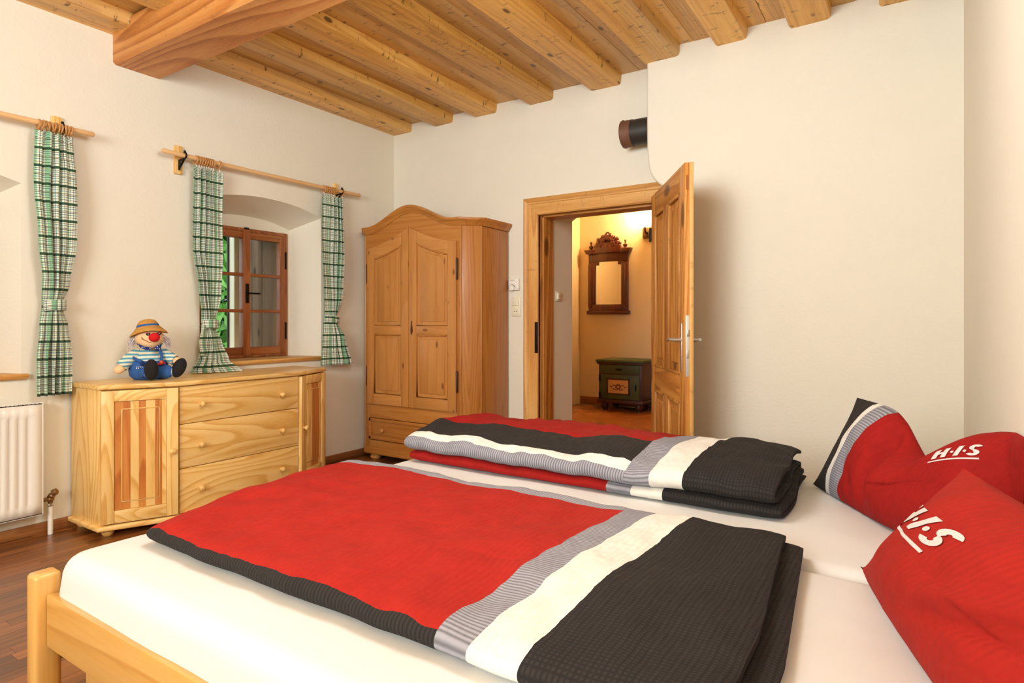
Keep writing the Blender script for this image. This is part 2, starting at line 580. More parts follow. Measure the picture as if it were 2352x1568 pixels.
hall_floor = struct('floor_hall', bxs(-3.95, -0.28, YB + 0.0, YH + 0.05, -0.06, -0.008), M_GROUT, smooth=False)
tm = bxs(-0.164, 0.164, -0.164, 0.164, -0.008, 0.0, 0.003, 1)
tme = bpy.data.meshes.new('floor_tile'); tm.to_mesh(tme); tm.free(); tme.materials.append(M_TILE)
S45 = 0.336 / math.sqrt(2)
for i in range(-2, 20):
    for j in range(-2, 20):
        tx = -3.9 + i * S45 * 2 + (j % 2) * S45; ty = YB + 0.15 + j * S45
        if -3.68 < tx < -0.55 and YB + 0.3 < ty < YH - 0.22 and tx + (ty - YH) * 0.0 < -1.0:
            o = bpy.data.objects.new('floor_tile', tme); C.objects.link(o)
            o.location = (tx, ty, 0.0); o.rotation_euler = (0, 0, PI / 4); o.parent = hall_floor
k = plain('hall_skirting', srgb(150, 92, 50), 0.4, var=0.15)
struct('baseboard_hall', bxs(-3.9, -0.4, YH - 0.014, YH, 0, 0.10, 0.003), k)

# ------------------------------------------------------------------ door casing (trim) and leaf
trim = NB()
prof_c = [(0.0, 0.0), (0.0, 0.028), (0.018, 0.040), (0.03, 0.034), (0.045, 0.034), (0.052, 0.026), (0.125, 0.026), (0.135, 0.018), (0.135, 0.0)]


def casing(side):
    t = NB()
    if side == 'l':
        X0 = DX0 - 0.135
        prism(t, [(X0 + a, YB - d) for a, d in prof_c], 0.0, DZ + 0.134, 'z')
        for v in t.verts:
            if v.co.z > 1: v.co.z = DZ + 0.1345 - (v.co.x - X0)
        return t
    if side == 'r':
        X0 = DX1 + 0.135
        prism(t, [(X0 - a, YB - d) for a, d in prof_c], 0.0, DZ + 0.134, 'z')
        for v in t.verts:
            if v.co.z > 1: v.co.z = DZ + 0.1345 - (X0 - v.co.x)
        return t
    prism(t, [(YB - d, DZ + 0.135 - a) for a, d in prof_c], DX0 - 0.135, DX1 + 0.135, 'x')
    for v in t.verts:
        e = DZ + 0.135 - v.co.z
        if v.co.x < -2: v.co.x = DX0 - 0.135 + e
        else: v.co.x = DX1 + 0.135 - e
    return t


t = NB()
cas = struct('trim_1', casing('l'), MW['casingz'], smooth=30)
part('casing_head', casing('t'), MW['casingx'], cas, smooth=30)
part('casing_side', casing('r'), MW['casingz'], cas, smooth=30)
part('jamb', bxs(DX0 - 0.03, DX0, YB - 0.025, YB + 0.19, 0, DZ + 0.01, 0.003), MW['doorz'], cas)
part('jamb', bxs(DX1, DX1 + 0.03, YB - 0.025, YB + 0.19, 0, DZ + 0.01, 0.003), MW['doorz'], cas)
part('jamb_head', bxs(DX0 - 0.03, DX1 + 0.03, YB - 0.02, YB + 0.19, DZ, DZ + 0.03, 0.003), MW['doorx'], cas)
part('door_stop', bxs(DX0, DX0 + 0.014, YB + 0.035, YB + 0.19, 0, DZ, 0.003), MW['doorz'], cas)
part('door_stop', bxs(DX0, DX1, YB + 0.035, YB + 0.19, DZ - 0.014, DZ, 0.003), MW['doorx'], cas)
sp = part('strike_plate', bxs(DX0 - 0.03, DX0 - 0.002, YB - 0.031, YB - 0.024, 0.905, 1.145, 0.002), M_IRON, cas)
for z in (0.97, 1.05): part('strike_slot', bxs(DX0 - 0.012, DX0 - 0.004, YB - 0.0325, YB - 0.030, z, z + 0.03), M_DARK, sp)

HG, EN = Vector((-1.494, 4.045, 0)), Vector((-1.018, 3.262, 0))
DW = (EN - HG).length
dang = math.atan2(EN.y - HG.y, EN.x - HG.x)
door = struct('door_1', bxs(0, 0, 0, 0, 0, 0) if False else NB(), None)
bpy.data.objects.remove(door)
door = bpy.data.objects.new('door_1', None); C.objects.link(door); door['kind'] = 'structure'
door['label'] = 'open panelled old pine room door with steel lever handle'
door.location = HG; door.rotation_euler = (0, 0, dang)
ROOT[door.name] = Matrix.Translation(HG) @ Matrix.Rotation(dang, 4, 'Z')
TD = 0.046
DH0, DH1 = 0.012, 2.008
SW = 0.115
# local: x along the leaf, y 0..TD (towards the breast side)


def dp(name, *a, mat='doorz', bev=0.003, parent=None, lab=None):
    return part(name, bxs(*a, bev), MW[mat] if isinstance(mat, str) else mat, parent or door, local=True, label=lab)


dp('stile', 0, SW, 0, TD, DH0, DH1)
st = dp('stile', DW - SW, DW, 0, TD, DH0, DH1)
mid = DW / 2
dp('rail', SW, DW - SW, 0, TD, DH1 - 0.14, DH1, mat='doorx')
dp('rail', SW, DW - SW, 0, TD, 0.70, 0.85, mat='doorx')
dp('rail', SW, DW - SW, 0, TD, DH0, 0.22, mat='doorx')
dp('mullion', mid - 0.055, mid + 0.055, 0, TD, 0.85, DH1 - 0.14)
dp('mullion', mid - 0.055, mid + 0.055, 0, TD, 0.22, 0.70)
for x0, x1 in ((SW, mid - 0.055), (mid + 0.055, DW - SW)):
    for z0, z1 in ((0.22, 0.70), (0.85, DH1 - 0.14)):
        p = dp('panel', x0, x1, 0.016, TD - 0.016, z0, z1)
        t = NB()
        for ya, yb in ((0.006, 0.018), (TD - 0.018, TD - 0.006)):
            box(t, x0 + 0.05, x1 - 0.05, ya, yb, z0 + 0.06, z1 - 0.06, 0.008, 1)
        part('raised_field', t, MW['doorz'], p, local=True)
        t = NB()
        for ya, yb in ((-0.003, 0.017), (TD - 0.017, TD + 0.003)):
            box(t, x0, x0 + 0.018, ya, yb, z0, z1, 0.006); box(t, x1 - 0.018, x1, ya, yb, z0, z1, 0.006)
            box(t, x0, x1, ya, yb, z0, z0 + 0.018, 0.006); box(t, x0, x1, ya, yb, z1 - 0.018, z1, 0.006)
        part('moulding', t, MW['doorz'], p, local=True)
part('rebate_lip', bxs(DW - 0.004, DW + 0.012, TD * 0.55, TD, DH0, DH1, 0.002), MW['casingz'], door, local=True)
lk = part('lock_plate', bxs(DW - 0.002, DW + 0.0025, 0.006, TD * 0.55, 0.852, 1.183, 0.001), plain('zinc_plate', (0.70, 0.72, 0.70), 0.4, 0.6), door, local=True, label='pale steel lock plate on the door edge')
part('latch', bxs(DW, DW + 0.012, 0.010, 0.022, 1.07, 1.105, 0.002), M_STEEL, lk, local=True)
part('bolt', bxs(DW, DW + 0.005, 0.010, 0.022, 0.95, 0.995, 0.001), M_STEEL, lk, local=True)
part('hinge_mortise', bxs(DW - 0.003, DW + 0.0005, 0.008, 0.022, 1.86, 1.94), MW['winz'], door, local=True)
for sgn, yf in ((-1, 0.0), (1, TD)):
    e_ = part('escutcheon', bxs(DW - 0.075, DW - 0.045, yf + (-0.006 if sgn < 0 else 0.0), yf + (0.0 if sgn < 0 else 0.006), 0.875, 1.14, 0.002), M_STEEL, door, local=True)
    t = NB()
    xh, zh = DW - 0.06, 1.05
    tube(t, [(xh, yf, zh), (xh, yf + sgn * 0.045, zh), (xh - 0.012, yf + sgn * 0.055, zh), (xh - 0.06, yf + sgn * 0.056, zh + 0.002), (xh - 0.12, yf + sgn * 0.052, zh - 0.01)],
         lambda s: 0.010 if s < 0.7 else 0.008, 10)
    lathe(t, [(0.016, 0), (0.016, 0.008), (0.011, 0.012)], 14, Matrix.Translation((xh, yf, zh)) @ frame_to((0, sgn, 0)))
    part('door_handle', t, M_STEEL, door, local=True, label='steel lever handle')
for z in (0.28, 1.7):
    t = NB(); lathe(t, [(0, 0), (0.008, 0), (0.008, 0.09), (0.0, 0.1)], 10, Matrix.Translation((-0.004, -0.006, z)))
    part('hinge', t, M_IRON, door, local=True)

# ------------------------------------------------------------------ windows
k = N('window_glass', 0.02)
k.b.inputs['Transmission Weight'].default_value = 1.0
k.b.inputs['IOR'].default_value = 1.02
k.col((0.96, 0.98, 0.97))
M_GLASS = k.m
M_CREAM = plain('cream_paint', srgb(236, 222, 190), 0.5, var=0.05)


def window(n, w, extra):
    y0, y1, z0, z1 = w['f']
    yc = (y0 + y1) / 2
    xa, xb = XW - 0.045, XW + 0.012
    fr = NB()
    fw = 0.028
    box(fr, xa, xb, y0, y0 + fw, z0, z1, 0.004); box(fr, xa, xb, y1 - fw, y1, z0, z1, 0.004)
    box(fr, xa, xb, y0 + fw, y1 - fw, z1 - fw, z1, 0.004); box(fr, xa, xb, y0 + fw, y1 - fw, z0, z0 + 0.02, 0.004)
    win = struct('window_%d' % n, fr, MW['winz'])
    win['label'] = 'small brown wooden casement window with six panes'
    sw = 0.048
    for s0, s1, hs in ((y0 + fw, yc, 1), (yc, y1 - fw, -1)):
        sa = part('sash', bxs(xa + 0.006, xb + 0.004, s0, s0 + sw * (1 if hs > 0 else 0.55), z0 + 0.02, z1 - fw, 0.004), MW['winz'], win)
        part('sash_stile', bxs(xa + 0.006, xb + 0.004, s1 - sw * (0.55 if hs > 0 else 1), s1, z0 + 0.02, z1 - fw, 0.004), MW['winz'], sa)
        part('sash_rail', bxs(xa + 0.007, xb + 0.003, s0, s1, z1 - fw - 0.05, z1 - fw, 0.004), MW['winy'], sa)
        part('sash_rail', bxs(xa + 0.007, xb + 0.003, s0, s1, z0 + 0.02, z0 + 0.078, 0.004), MW['winy'], sa)
        g0, g1 = z0 + 0.078, z1 - fw - 0.05
        for q in (1, 2):
            zm = g0 + (g1 - g0) * q / 3
            part('muntin', bxs(xa + 0.009, xb + 0.002, s0 + 0.01, s1 - 0.01, zm - 0.012, zm + 0.012, 0.006), MW['winy'], sa)
        for q in range(3):
            part('pane', bxs(xa + 0.018, xa + 0.021, s0 + 0.012, s1 - 0.012, g0 + (g1 - g0) * q / 3, g0 + (g1 - g0) * (q + 1) / 3), M_GLASS, sa, smooth=False)
        ye = s0 - 0.004 if hs > 0 else s1 + 0.004
        for zh in (z0 + 0.2, z1 - 0.22):
            part('hinge', bxs(xb, xb + 0.010, ye - 0.007, ye + 0.007, zh - 0.07, zh + 0.07, 0.004), M_IRON, sa)
    ov = part('astragal', bxs(xb, xb + 0.014, yc - 0.03, yc + 0.03, z0 + 0.012, z1 - fw + 0.02, 0.006), MW['winz'], win)
    zh = (z0 + z1) / 2 - 0.005
    part('handle_plate', bxs(xb + 0.013, xb + 0.019, yc - 0.015, yc + 0.015, zh - 0.075, zh + 0.075, 0.008), M_IRON, ov)
    t = NB(); tube(t, [(xb + 0.015, yc, zh), (xb + 0.045, yc, zh), (xb + 0.05, yc + 0.02, zh), (xb + 0.05, yc + 0.085, zh)], 0.007, 8)
    part('handle', t, M_IRON, ov)
    t = NB(); box(t, xb, xb + 0.016, yc - 0.018, yc + 0.018, z1 - 0.012, z1 + 0.004, 0.004)
    part('top_bolt', t, M_IRON, ov)
    # window board
    o = w['o']
    t = NB()
    prism(t, [(XW + 0.0, w['i'][0] + 0.005), (XL, o[0] - 0.0), (XL + 0.022, o[0] - 0.03), (XL + 0.022, o[1] + 0.03), (XL, o[1] + 0.0), (XW, w['i'][1] - 0.005)], z0 - 0.032, z0 - 0.002, 'z', 0.004)
    part('window_sill', t, MW['casingy'], win, label='pine window board')
    if extra:
        # outer lining boards and the cream outer frame
        part('outer_board', bxs(XW - 0.28, XW - 0.05, y1 - 0.035, y1 - 0.015, z0 - 0.02, z1 + 0.02, 0.002), MW['greyz'], win, label='grey weathered lining board')
        part('outer_board', bxs(XW - 0.42, XW - 0.282, y1 - 0.037, y1 - 0.017, z0 - 0.02, z1 + 0.02, 0.002), MW['greyz'], win)
        part('outer_post', bxs(XW - 0.46, XW - 0.424, y1 - 0.06, y1 - 0.01, z0 - 0.05, z1 + 0.05, 0.003), plain('zinc_strip', srgb(190, 200, 200), 0.35, 0.3), win)
        ya = y1 - 0.235
        part('outer_post', bxs(XW - 0.40, XW - 0.33, ya - 0.02, ya + 0.05, z0 - 0.05, z1 + 0.05, 0.003), M_CREAM, win, label='cream painted outer post')
        part('outer_strip', bxs(XW - 0.41, XW - 0.40, ya - 0.035, ya - 0.01, z0 - 0.05, z1 + 0.05, 0.002), plain('dark_strip', srgb(70, 50, 50), 0.5), win)
        part('outer_ledge', bxs(XW - 0.42, XW - 0.10, y0, y1, z0 - 0.01, z0 + 0.03, 0.003), M_CREAM, win)
    return win


window(1, WINS[0], True)
window(2, WINS[1], False)

# greenery outside
k = N('leaf_green', 0.5)
rn = k.n('ShaderNodeNewGeometry')
f = k.noise(k.obj(), 1.6, 3)
k.col(k.mix(f, (*srgb(84, 150, 60), 1), (*srgb(150, 204, 104), 1)))
k.b.inputs['Transmission Weight'].default_value = 0.0
M_LEAF = k.m
bm = NB()
R = random.Random(3)
for i in range(26000):
    a = R.uniform(0, 2 * PI); rr = R.random() ** 0.6
    zz = R.uniform(-1, 1)
    c = Vector((-8.4 + 1.2 * rr * math.cos(a), 5.2 + 3.4 * rr * math.sin(a), 1.9 + 2.8 * zz))
    s = R.uniform(0.08, 0.17)
    d = Vector((R.uniform(-1, 1), R.uniform(-1, 1), R.uniform(-0.9, 0.3))).normalized()
    e = d.orthogonal().normalized()
    q = Matrix.Rotation(R.uniform(0, 6.28), 3, d) @ e
    w = d.cross(q)
    vs = [bm.verts.new(c + p) for p in (-d * s, w * s * 0.42 - d * s * 0.1, d * s, -w * s * 0.42 - d * s * 0.1)]
    bm.faces.new(vs)
bush = thing('leafy_tree', 'dense green foliage of a tree outside the small window', 'tree', (-8.2, 5.2, -0.9))
lf = part('foliage', bm, M_LEAF, bush, smooth=False); lf['kind'] = 'stuff'
t = NB(); tube(t, [(-8.2, 5.2, -0.9), (-8.25, 5.15, 0.8), (-8.1, 5.3, 2.6)], lambda s: 0.12 - 0.07 * s, 10)
for q in range(6):
    a = q * 1.05
    tube(t, [(-8.22, 5.2, 0.3 + 0.35 * q), (-8.22 + 0.5 * math.cos(a), 5.2 + 1.0 * math.sin(a), 0.9 + 0.4 * q)], lambda s: 0.05 - 0.03 * s, 6)
part('trunk', t, plain('bark', srgb(90, 70, 50), 0.9, var=0.3), bush)
k = N('lawn_green', 0.9); k.col(k.mix(k.noise(k.obj(), 3, 4), (*srgb(60, 100, 40), 1), (*srgb(96, 136, 60), 1)))
lw = struct('ground_outside', bxs(-16, XL - 0.9, -8, 16, -1.1, -0.9), k.m, smooth=False)


# ------------------------------------------------------------------ curtain rods
def rodset(label, y0, y1, brackets, xr=XL + 0.088, z=2.208):
    t0 = thing('curtain_rod', label, 'curtain rod', (XL, (y0 + y1) / 2, z), group='wooden curtain rods over the windows')
    t = NB()
    pts = [(xr, y0 + 0.004, z)] + [(xr, y0 + (y1 - y0) * i / 12, z - 0.004 * math.sin(PI * i / 12)) for i in range(13)]
    pts[1] = (xr, y0 + 0.014, z); pts[-1] = (xr, y1 - 0.014, z); pts.append((xr, y1 - 0.004, z))
    n = len(pts)
    tube(t, pts, lambda s: 0.009 if (s < 0.02 or s > 0.98) else 0.0145, 14)
    part('pole', t, M_ROD, t0)
    for yb, sd in brackets:
        b = part('bracket_block', bxs(XL, XL + 0.020, yb - 0.027, yb + 0.027, z - 0.11, z + 0.075, 0.008), MW['pinez'], t0)
        ya = yb + 0.0
        t = NB()
        tube(t, [(XL + 0.024, ya, z - 0.085), (XL + 0.024, ya, z - 0.02)], 0.007, 8)
        tube(t, [(XL + 0.022, ya, z - 0.075), (xr - 0.004, ya, z - 0.018)], 0.007, 8)
        tube(t, [(XL + 0.022, ya, z - 0.022), (xr, ya, z - 0.018)], 0.006, 8)
        for i in range(1):
            ring = [(xr + 0.019 * math.cos(a), ya, z + 0.019 * math.sin(a)) for a in [2 * PI * j / 16 for j in range(16)]]
            tube(t, ring, 0.0055, 8, closed=True)
        ell(t, (xr, ya, z + 0.026), (0.008, 0.008, 0.008), u=10, v=6)
        part('bracket_arm', t, M_IRON, b, label='black iron bracket arm')
    return t0


rodset('light wooden curtain rod on the left, running out of the picture above the radiator', -0.12, 1.604, [(0.02, 1), (1.445, 1)])
rodset('light wooden curtain rod above the small casement window', 1.967, 3.603, [(2.115, 1), (3.40, 1)])


# ------------------------------------------------------------------ curtains
def plaid():
    k = N('plaid_cloth', 0.85)
    u, v = k.uv()
    W = srgb(236, 238, 226); G = srgb(150, 200, 166); D = srgb(20, 78, 48); B = srgb(24, 40, 40); T = srgb(40, 122, 150)
    fu = k.math('FRACT', k.math('DIVIDE', u, 0.125)); fv = k.math('FRACT', k.math('DIVIDE', v, 0.094))
    cu = k.ramp(fu, [(0, G), (0.22, W), (0.34, D), (0.37, W), (0.52, T), (0.545, W), (0.68, B), (0.705, W), (0.83, T), (0.85, W)], True)
    cv = k.ramp(fv, [(0, srgb(48, 88, 62)), (0.15, W), (0.27, B), (0.30, W), (0.42, T), (0.45, W), (0.55, B), (0.58, W), (0.63, B), (0.66, W), (0.78, T), (0.81, W), (0.90, B), (0.925, W)], True)
    k.col(k.mix(1.0, cu, cv, 'MULTIPLY'))
    k.b.inputs['Sheen Weight'].default_value = 0.2
    return k.m


M_PLAID = plaid()


def curtain(label, widths, zt, zb, xr=XL + 0.088, cloth=0.50, folds=6, seed=0, rings=(), tie=1.2, amp=0.022, sill=None):
    """widths: list of (z, y0, y1)"""
    R = random.Random(seed)
    ws = sorted(widths, key=lambda a: -a[0])

    def span(z):
        for a, b in zip(ws, ws[1:]):
            if a[0] >= z >= b[0]:
                f = (a[0] - z) / (a[0] - b[0]); f = f * f * (3 - 2 * f)
                return a[1] + (b[1] - a[1]) * f, a[2] + (b[2] - a[2]) * f
        return ws[-1][1:] if z < ws[-1][0] else ws[0][1:]
    yc = (ws[0][1] + ws[0][2]) / 2
    t0 = thing('curtain', label, 'curtain', (xr, yc, zb), group='green plaid tied curtains')
    bm = NB(); uvl = bm.loops.layers.uv.new('UVMap')
    NU, NV = 90, 90
    ph = [R.uniform(0, 6.28) for _ in range(6)]
    grid = []
    for j in range(NV + 1):
        f = j / NV
        z = zt + (zb - zt) * f
        y0, y1 = span(z)
        tg = math.exp(-((z - tie) / 0.09) ** 2)
        row_ = []
        low = max(0, (tie - z) / (tie - zb)) if z < tie else 0
        for i in range(NU + 1):
            u = i / NU
            yy = y0 + (y1 - y0) * (u + 0.018 * math.sin(2 * PI * folds * u + ph[0] + z * 1.5))
            A = amp * (0.55 + 0.45 * math.sin(3 * u * 2 + ph[1])) * (1 - 0.55 * tg) * (1 + 0.6 * low)
            xx = xr + A * math.sin(2 * PI * folds * u + ph[2] + 0.7 * math.sin(z * 4 + ph[3]) * (1 - f) + 1.2 * low)
            xx += 0.008 * math.sin(u * 5 + z * 7 + ph[4])
            xx -= 0.035 * tg * (2 * u - 1) ** 2
            dz = 0.0
            if f < 0.03: dz = 0.006 * math.sin(2 * PI * folds * 1.6 * u)
            zz = z + dz
            if sill and low > 0.82:
                q = (low - 0.82) / 0.18
                xx += 0.06 * q * (0.5 + u) ; zz = max(zz, sill + 0.004 + 0.012 * abs(math.sin(u * 9 + ph[5])) * (1 - q))
            row_.append((bm.verts.new((xx, yy, zz)), (u * cloth, z)))
        grid.append(row_)
    for j in range(NV):
        for i in range(NU):
            q = (grid[j][i], grid[j][i + 1], grid[j + 1][i + 1], grid[j + 1][i])
            fc = bm.faces.new([a[0] for a in q])
            for lp, a in zip(fc.loops, q): lp[uvl].uv = a[1]
    cl = part('cloth', bm, M_PLAID, t0, smooth=60)
    md = cl.modifiers.new('thickness', 'SOLIDIFY'); md.thickness = 0.003; md.offset = 0
    # tie band
    y0, y1 = span(tie)
    bm = NB(); uvl = bm.loops.layers.uv.new('UVMap')
    n = 28; pr = None
    hb = 0.028
    for i in range(n + 1):
        a = 2 * PI * i / n
        cx = xr + 0.036 * math.cos(a) - 0.004; cy = (y0 + y1) / 2 + ((y1 - y0) / 2 + 0.006) * math.sin(a)
        col_ = [(bm.verts.new((cx, cy, tie - hb + 2 * hb * q / 3 + 0.006 * math.sin(a + seed))), (i / n * 0.24 + 0.03, tie + 0.02 + q * 0.02)) for q in range(4)]
        if pr:
            for q in range(3):
                qd = (pr[q], col_[q], col_[q + 1], pr[q + 1])
                fc = bm.faces.new([b[0] for b in qd])
                for lp, b in zip(fc.loops, qd): lp[uvl].uv = b[1]
        pr = col_
    bd = part('tie_band', bm, M_PLAID, t0, smooth=60)
    md = bd.modifiers.new('thickness', 'SOLIDIFY'); md.thickness = 0.004
    if seed == 2:
        bm = NB(); uvl = bm.loops.layers.uv.new('UVMap')
        prev = None
        for i in range(9):
            z = tie - 0.005 - 0.20 * i / 8; w_ = 0.012 + 0.010 * i / 8
            y_ = y0 - 0.006 - 0.012 * math.sin(i * 0.4)
            q = [(bm.verts.new((xr + 0.02 + 0.004 * math.sin(i), y_ + d * w_, z)), (d * 0.03, z)) for d in (-1, 0, 1)]
            if prev:
                for s in range(2):
                    qd = (prev[s], prev[s + 1], q[s + 1], q[s])
                    fc = bm.faces.new([b[0] for b in qd])
                    for lp, b in zip(fc.loops, qd): lp[uvl].uv = b[1]
            prev = q
        td = part('tie_end', bm, M_PLAID, t0, smooth=60)
        md = td.modifiers.new('thickness', 'SOLIDIFY'); md.thickness = 0.004
    for yr in rings:
        tl = R.uniform(-0.25, 0.25)
        pts = [(xr + 0.026 * math.cos(a), yr + 0.026 * math.sin(a) * math.sin(tl) + 0.0, 2.204 + 0.026 * math.sin(a) * math.cos(tl) - 0.008) for a in [2 * PI * j / 20 for j in range(20)]]
        t = NB(); tube(t, pts, 0.0045, 8, closed=True)
        rg = part('curtain_ring', t, M_RING, t0)
        t = NB(); tube(t, [(xr, yr, 2.172), (xr + 0.004, yr + 0.006, 2.155), (xr, yr, zt - 0.004)], 0.0022, 6)
        part('ring_loop', t, M_PLWHITE, rg)
    return t0


curtain('green and white plaid curtain at the left, hanging above the radiator', [(2.165, 1.325, 1.50), (1.9, 1.32, 1.515), (1.58, 1.335, 1.515), (1.36, 1.355, 1.485), (1.235, 1.364, 1.458), (1.12, 1.345, 1.475), (0.95, 1.328, 1.488), (0.75, 1.326, 1.486)],
        2.165, 0.752, folds=5, seed=1, tie=1.235, rings=[1.335, 1.352, 1.375, 1.392, 1.405, 1.422, 1.437, 1.452, 1.467, 1.482])
curtain('green plaid curtain left of the casement window, its hem spilling onto the sideboard', [(2.15, 2.165, 2.372), (1.65, 2.165, 2.366), (1.35, 2.20, 2.355), (1.13, 2.237, 2.335), (1.0, 2.225, 2.372), (0.9, 2.20, 2.41), (0.82, 2.135, 2.45)],
        2.15, 0.818, folds=6, seed=2, tie=1.13, sill=0.813, rings=[2.185, 2.205, 2.222, 2.24, 2.255, 2.27, 2.285, 2.3, 2.345])
curtain('green plaid curtain right of the casement window, beside the wardrobe', [(2.15, 3.20, 3.41), (1.7, 3.20, 3.41), (1.4, 3.21, 3.405), (1.165, 3.245, 3.365), (1.0, 3.215, 3.43), (0.8, 3.20, 3.485)],
        2.15, 0.80, folds=6, seed=3, tie=1.165, rings=[3.215, 3.235, 3.255, 3.272, 3.29, 3.305, 3.32, 3.40])

# ------------------------------------------------------------------ radiator with valve
rad = thing('radiator', 'white panel radiator under the left curtain, with ribbed front', 'radiator', (XL + 0.06, 0.85, 0.127))
RX0, RX1, RY0, RY1, RZ0, RZ1 = XL + 0.045, XL + 0.10, 0.35, 1.35, 0.127, 0.715
part('back_panel', bxs(RX0, RX0 + 0.018, RY0, RY1, RZ0 + 0.01, RZ1 - 0.01, 0.006), M_ENAMEL, rad)
bm = NB()
pitch = 0.0385
ny = int((RY1 - RY0 - 0.05) / pitch)
ys = []
for i in range(ny):
    b = RY0 + 0.03 + i * pitch
    ys += [(b, 0), (b + 0.010, 0), (b + 0.015, 1), (b + 0.029, 1), (b + 0.034, 0)]
ys = [(RY0, 0)] + ys + [(RY1, 0)]
zs = [(RZ0, 0), (RZ0 + 0.05, 0), (RZ0 + 0.065, 1), (RZ1 - 0.075, 1), (RZ1 - 0.06, 0), (RZ1, 0)]
vg = [[bm.verts.new((RX1 - 0.007 * a * b, y, z)) for y, a in ys] for z, b in zs]
for j in range(len(zs) - 1):
    for i in range(len(ys) - 1): bm.faces.new((vg[j][i], vg[j][i + 1], vg[j + 1][i + 1], vg[j + 1][i]))
fp = part('front_panel', bm, M_ENAMEL, rad, smooth=50)
md = fp.modifiers.new('thickness', 'SOLIDIFY'); md.thickness = 0.008; md.offset = -1
part('side_cover', bxs(RX0, RX1 + 0.001, RY1 - 0.002, RY1 + 0.004, RZ0 - 0.002, RZ1 + 0.004, 0.002), M_ENAMEL, rad)
part('side_cover', bxs(RX0, RX1 + 0.001, RY0 - 0.004, RY0 + 0.002, RZ0 - 0.002, RZ1 + 0.004, 0.002), M_ENAMEL, rad)
part('bottom_edge', bxs(RX0 + 0.02, RX1, RY0, RY1, RZ0 - 0.004, RZ0 + 0.006, 0.002), M_ENAMEL, rad)
t = NB()
box(t, RX0, RX0 + 0.006, RY0, RY1, RZ1 - 0.004, RZ1 + 0.003); box(t, RX1 - 0.008, RX1, RY0, RY1, RZ1 - 0.004, RZ1 + 0.003)
y = RY0 + 0.01
while y < RY1 - 0.01:
    box(t, RX0, RX1, y, y + 0.006, RZ1 - 0.003, RZ1 + 0.002); y += 0.018
part('top_grille', t, M_ENAMEL, rad, smooth=False)
for yb in (RY0 + 0.15, RY1 - 0.15): part('wall_bracket', bxs(XL + 0.001, RX0 + 0.002, yb - 0.02, yb + 0.02, 0.2, 0.6, 0.002), M_ENAMEL, rad)
t = NB()
xv, yv = XL + 0.062, 1.398
tube(t, [(xv, RY1, 0.19), (xv, yv, 0.19), (xv, yv, 0.15)], 0.013, 10)
ell(t, (xv, yv, 0.19), (0.019, 0.019, 0.019), u=12, v=8)
lathe(t, [(0.017, 0), (0.017, 0.02), (0.012, 0.025)], 12, Matrix.Translation((xv, yv, 0.196)) @ frame_to((0.5, 0.25, 0.8)))
lathe(t, [(0.015, 0), (0.018, 0.004), (0.018, 0.02), (0.013, 0.024)], 12, Matrix.Translation((xv + 0.012, yv + 0.006, 0.222)) @ frame_to((0.6, 0.5, 0.3)))
part('valve', t, M_BRASS, rad, label='dull brass radiator valve')
t = NB(); tube(t, [(xv, yv, 0.165), (xv, yv, 0.0)], 0.0125, 12)
part('supply_pipe', t, M_ENAMEL, rad)

# ------------------------------------------------------------------ sideboard with angled doors
SBX, SBM = -3.600, -3.448
SY = (1.515, 1.850, 2.652, 2.985)
sbd = thing('sideboard', 'light pine sideboard with three drawers and two angled panel doors', 'sideboard', (-3.75, 2.25, 0))
plan = [(XL + 0.02, SY[0]), (SBX, SY[0]), (SBM, SY[1]), (SBM, SY[2]), (SBX, SY[3]), (XL + 0.02, SY[3])]


def off(pl, d, c=(-3.75, 2.25)):
    out = []
    n = len(pl)
    for i in range(n):
        a, b, c_ = Vector(pl[i - 1]), Vector(pl[i]), Vector(pl[(i + 1) % n])
        e1, e2 = (b - a).normalized(), (c_ - b).normalized()
        n1, n2 = Vector((e1.y, -e1.x)), Vector((e2.y, -e2.x))
        m = (n1 + n2); m /= max(0.2, m.dot(n1))
        out.append(tuple(b + m * d))
    return out


if (off(plan, 0.1)[1][0] < plan[1][0]): SGN = -1
else: SGN = 1
part('body', prism(NB(), off(plan, -0.020 * SGN), 0.062, 0.785, 'z'), MW['pinez'], sbd)
tp = off(plan, 0.018 * SGN); tp = [(max(x_, XL + 0.012), y_) for x_, y_ in tp]
part('top', prism(NB(), tp, 0.786, 0.812, 'z', 0.007, seg=3), MW['piney'], sbd)
bp = off(plan, 0.022 * SGN); bp = [(max(x_, XL + 0.018), y_) for x_, y_ in bp]
part('base_moulding', prism(NB(), bp, 0.034, 0.062, 'z', 0.009, seg=3), MW['piney'], sbd)
part('side_panel', bxs(XL + 0.02, SBX - 0.004, SY[0] - 0.002, SY[0] + 0.02, 0.062, 0.786, 0.002), MW['pinez'], sbd)
part('side_panel', bxs(XL + 0.02, SBX - 0.004, SY[3] - 0.02, SY[3] + 0.002, 0.062, 0.786, 0.002), MW['pinez'], sbd)
for fx, fy in ((XL + 0.06, SY[0] + 0.04), (SBX - 0.02, SY[0] + 0.045), (SBM - 0.05, SY[1] + 0.05), (SBM - 0.05, SY[2] - 0.05), (XL + 0.06, SY[3] - 0.04), (SBX - 0.02, SY[3] - 0.045)):
    t = NB(); lathe(t, [(0, 0), (0.022, 0), (0.03, 0.012), (0.03, 0.024), (0.022, 0.036), (0, 0.036)], 18, Matrix.Translation((fx, fy, 0)))
    part('foot', t, MW['pinez'], sbd)


def knob(M, r=0.0165):
    t = NB()
    lathe(t, [(0.009, 0), (0.007, 0.006), (0.008, 0.010), (r * 0.85, 0.014), (r, 0.021), (r * 0.92, 0.028), (r * 0.6, 0.033), (0, 0.035)], 18, M)
    return t


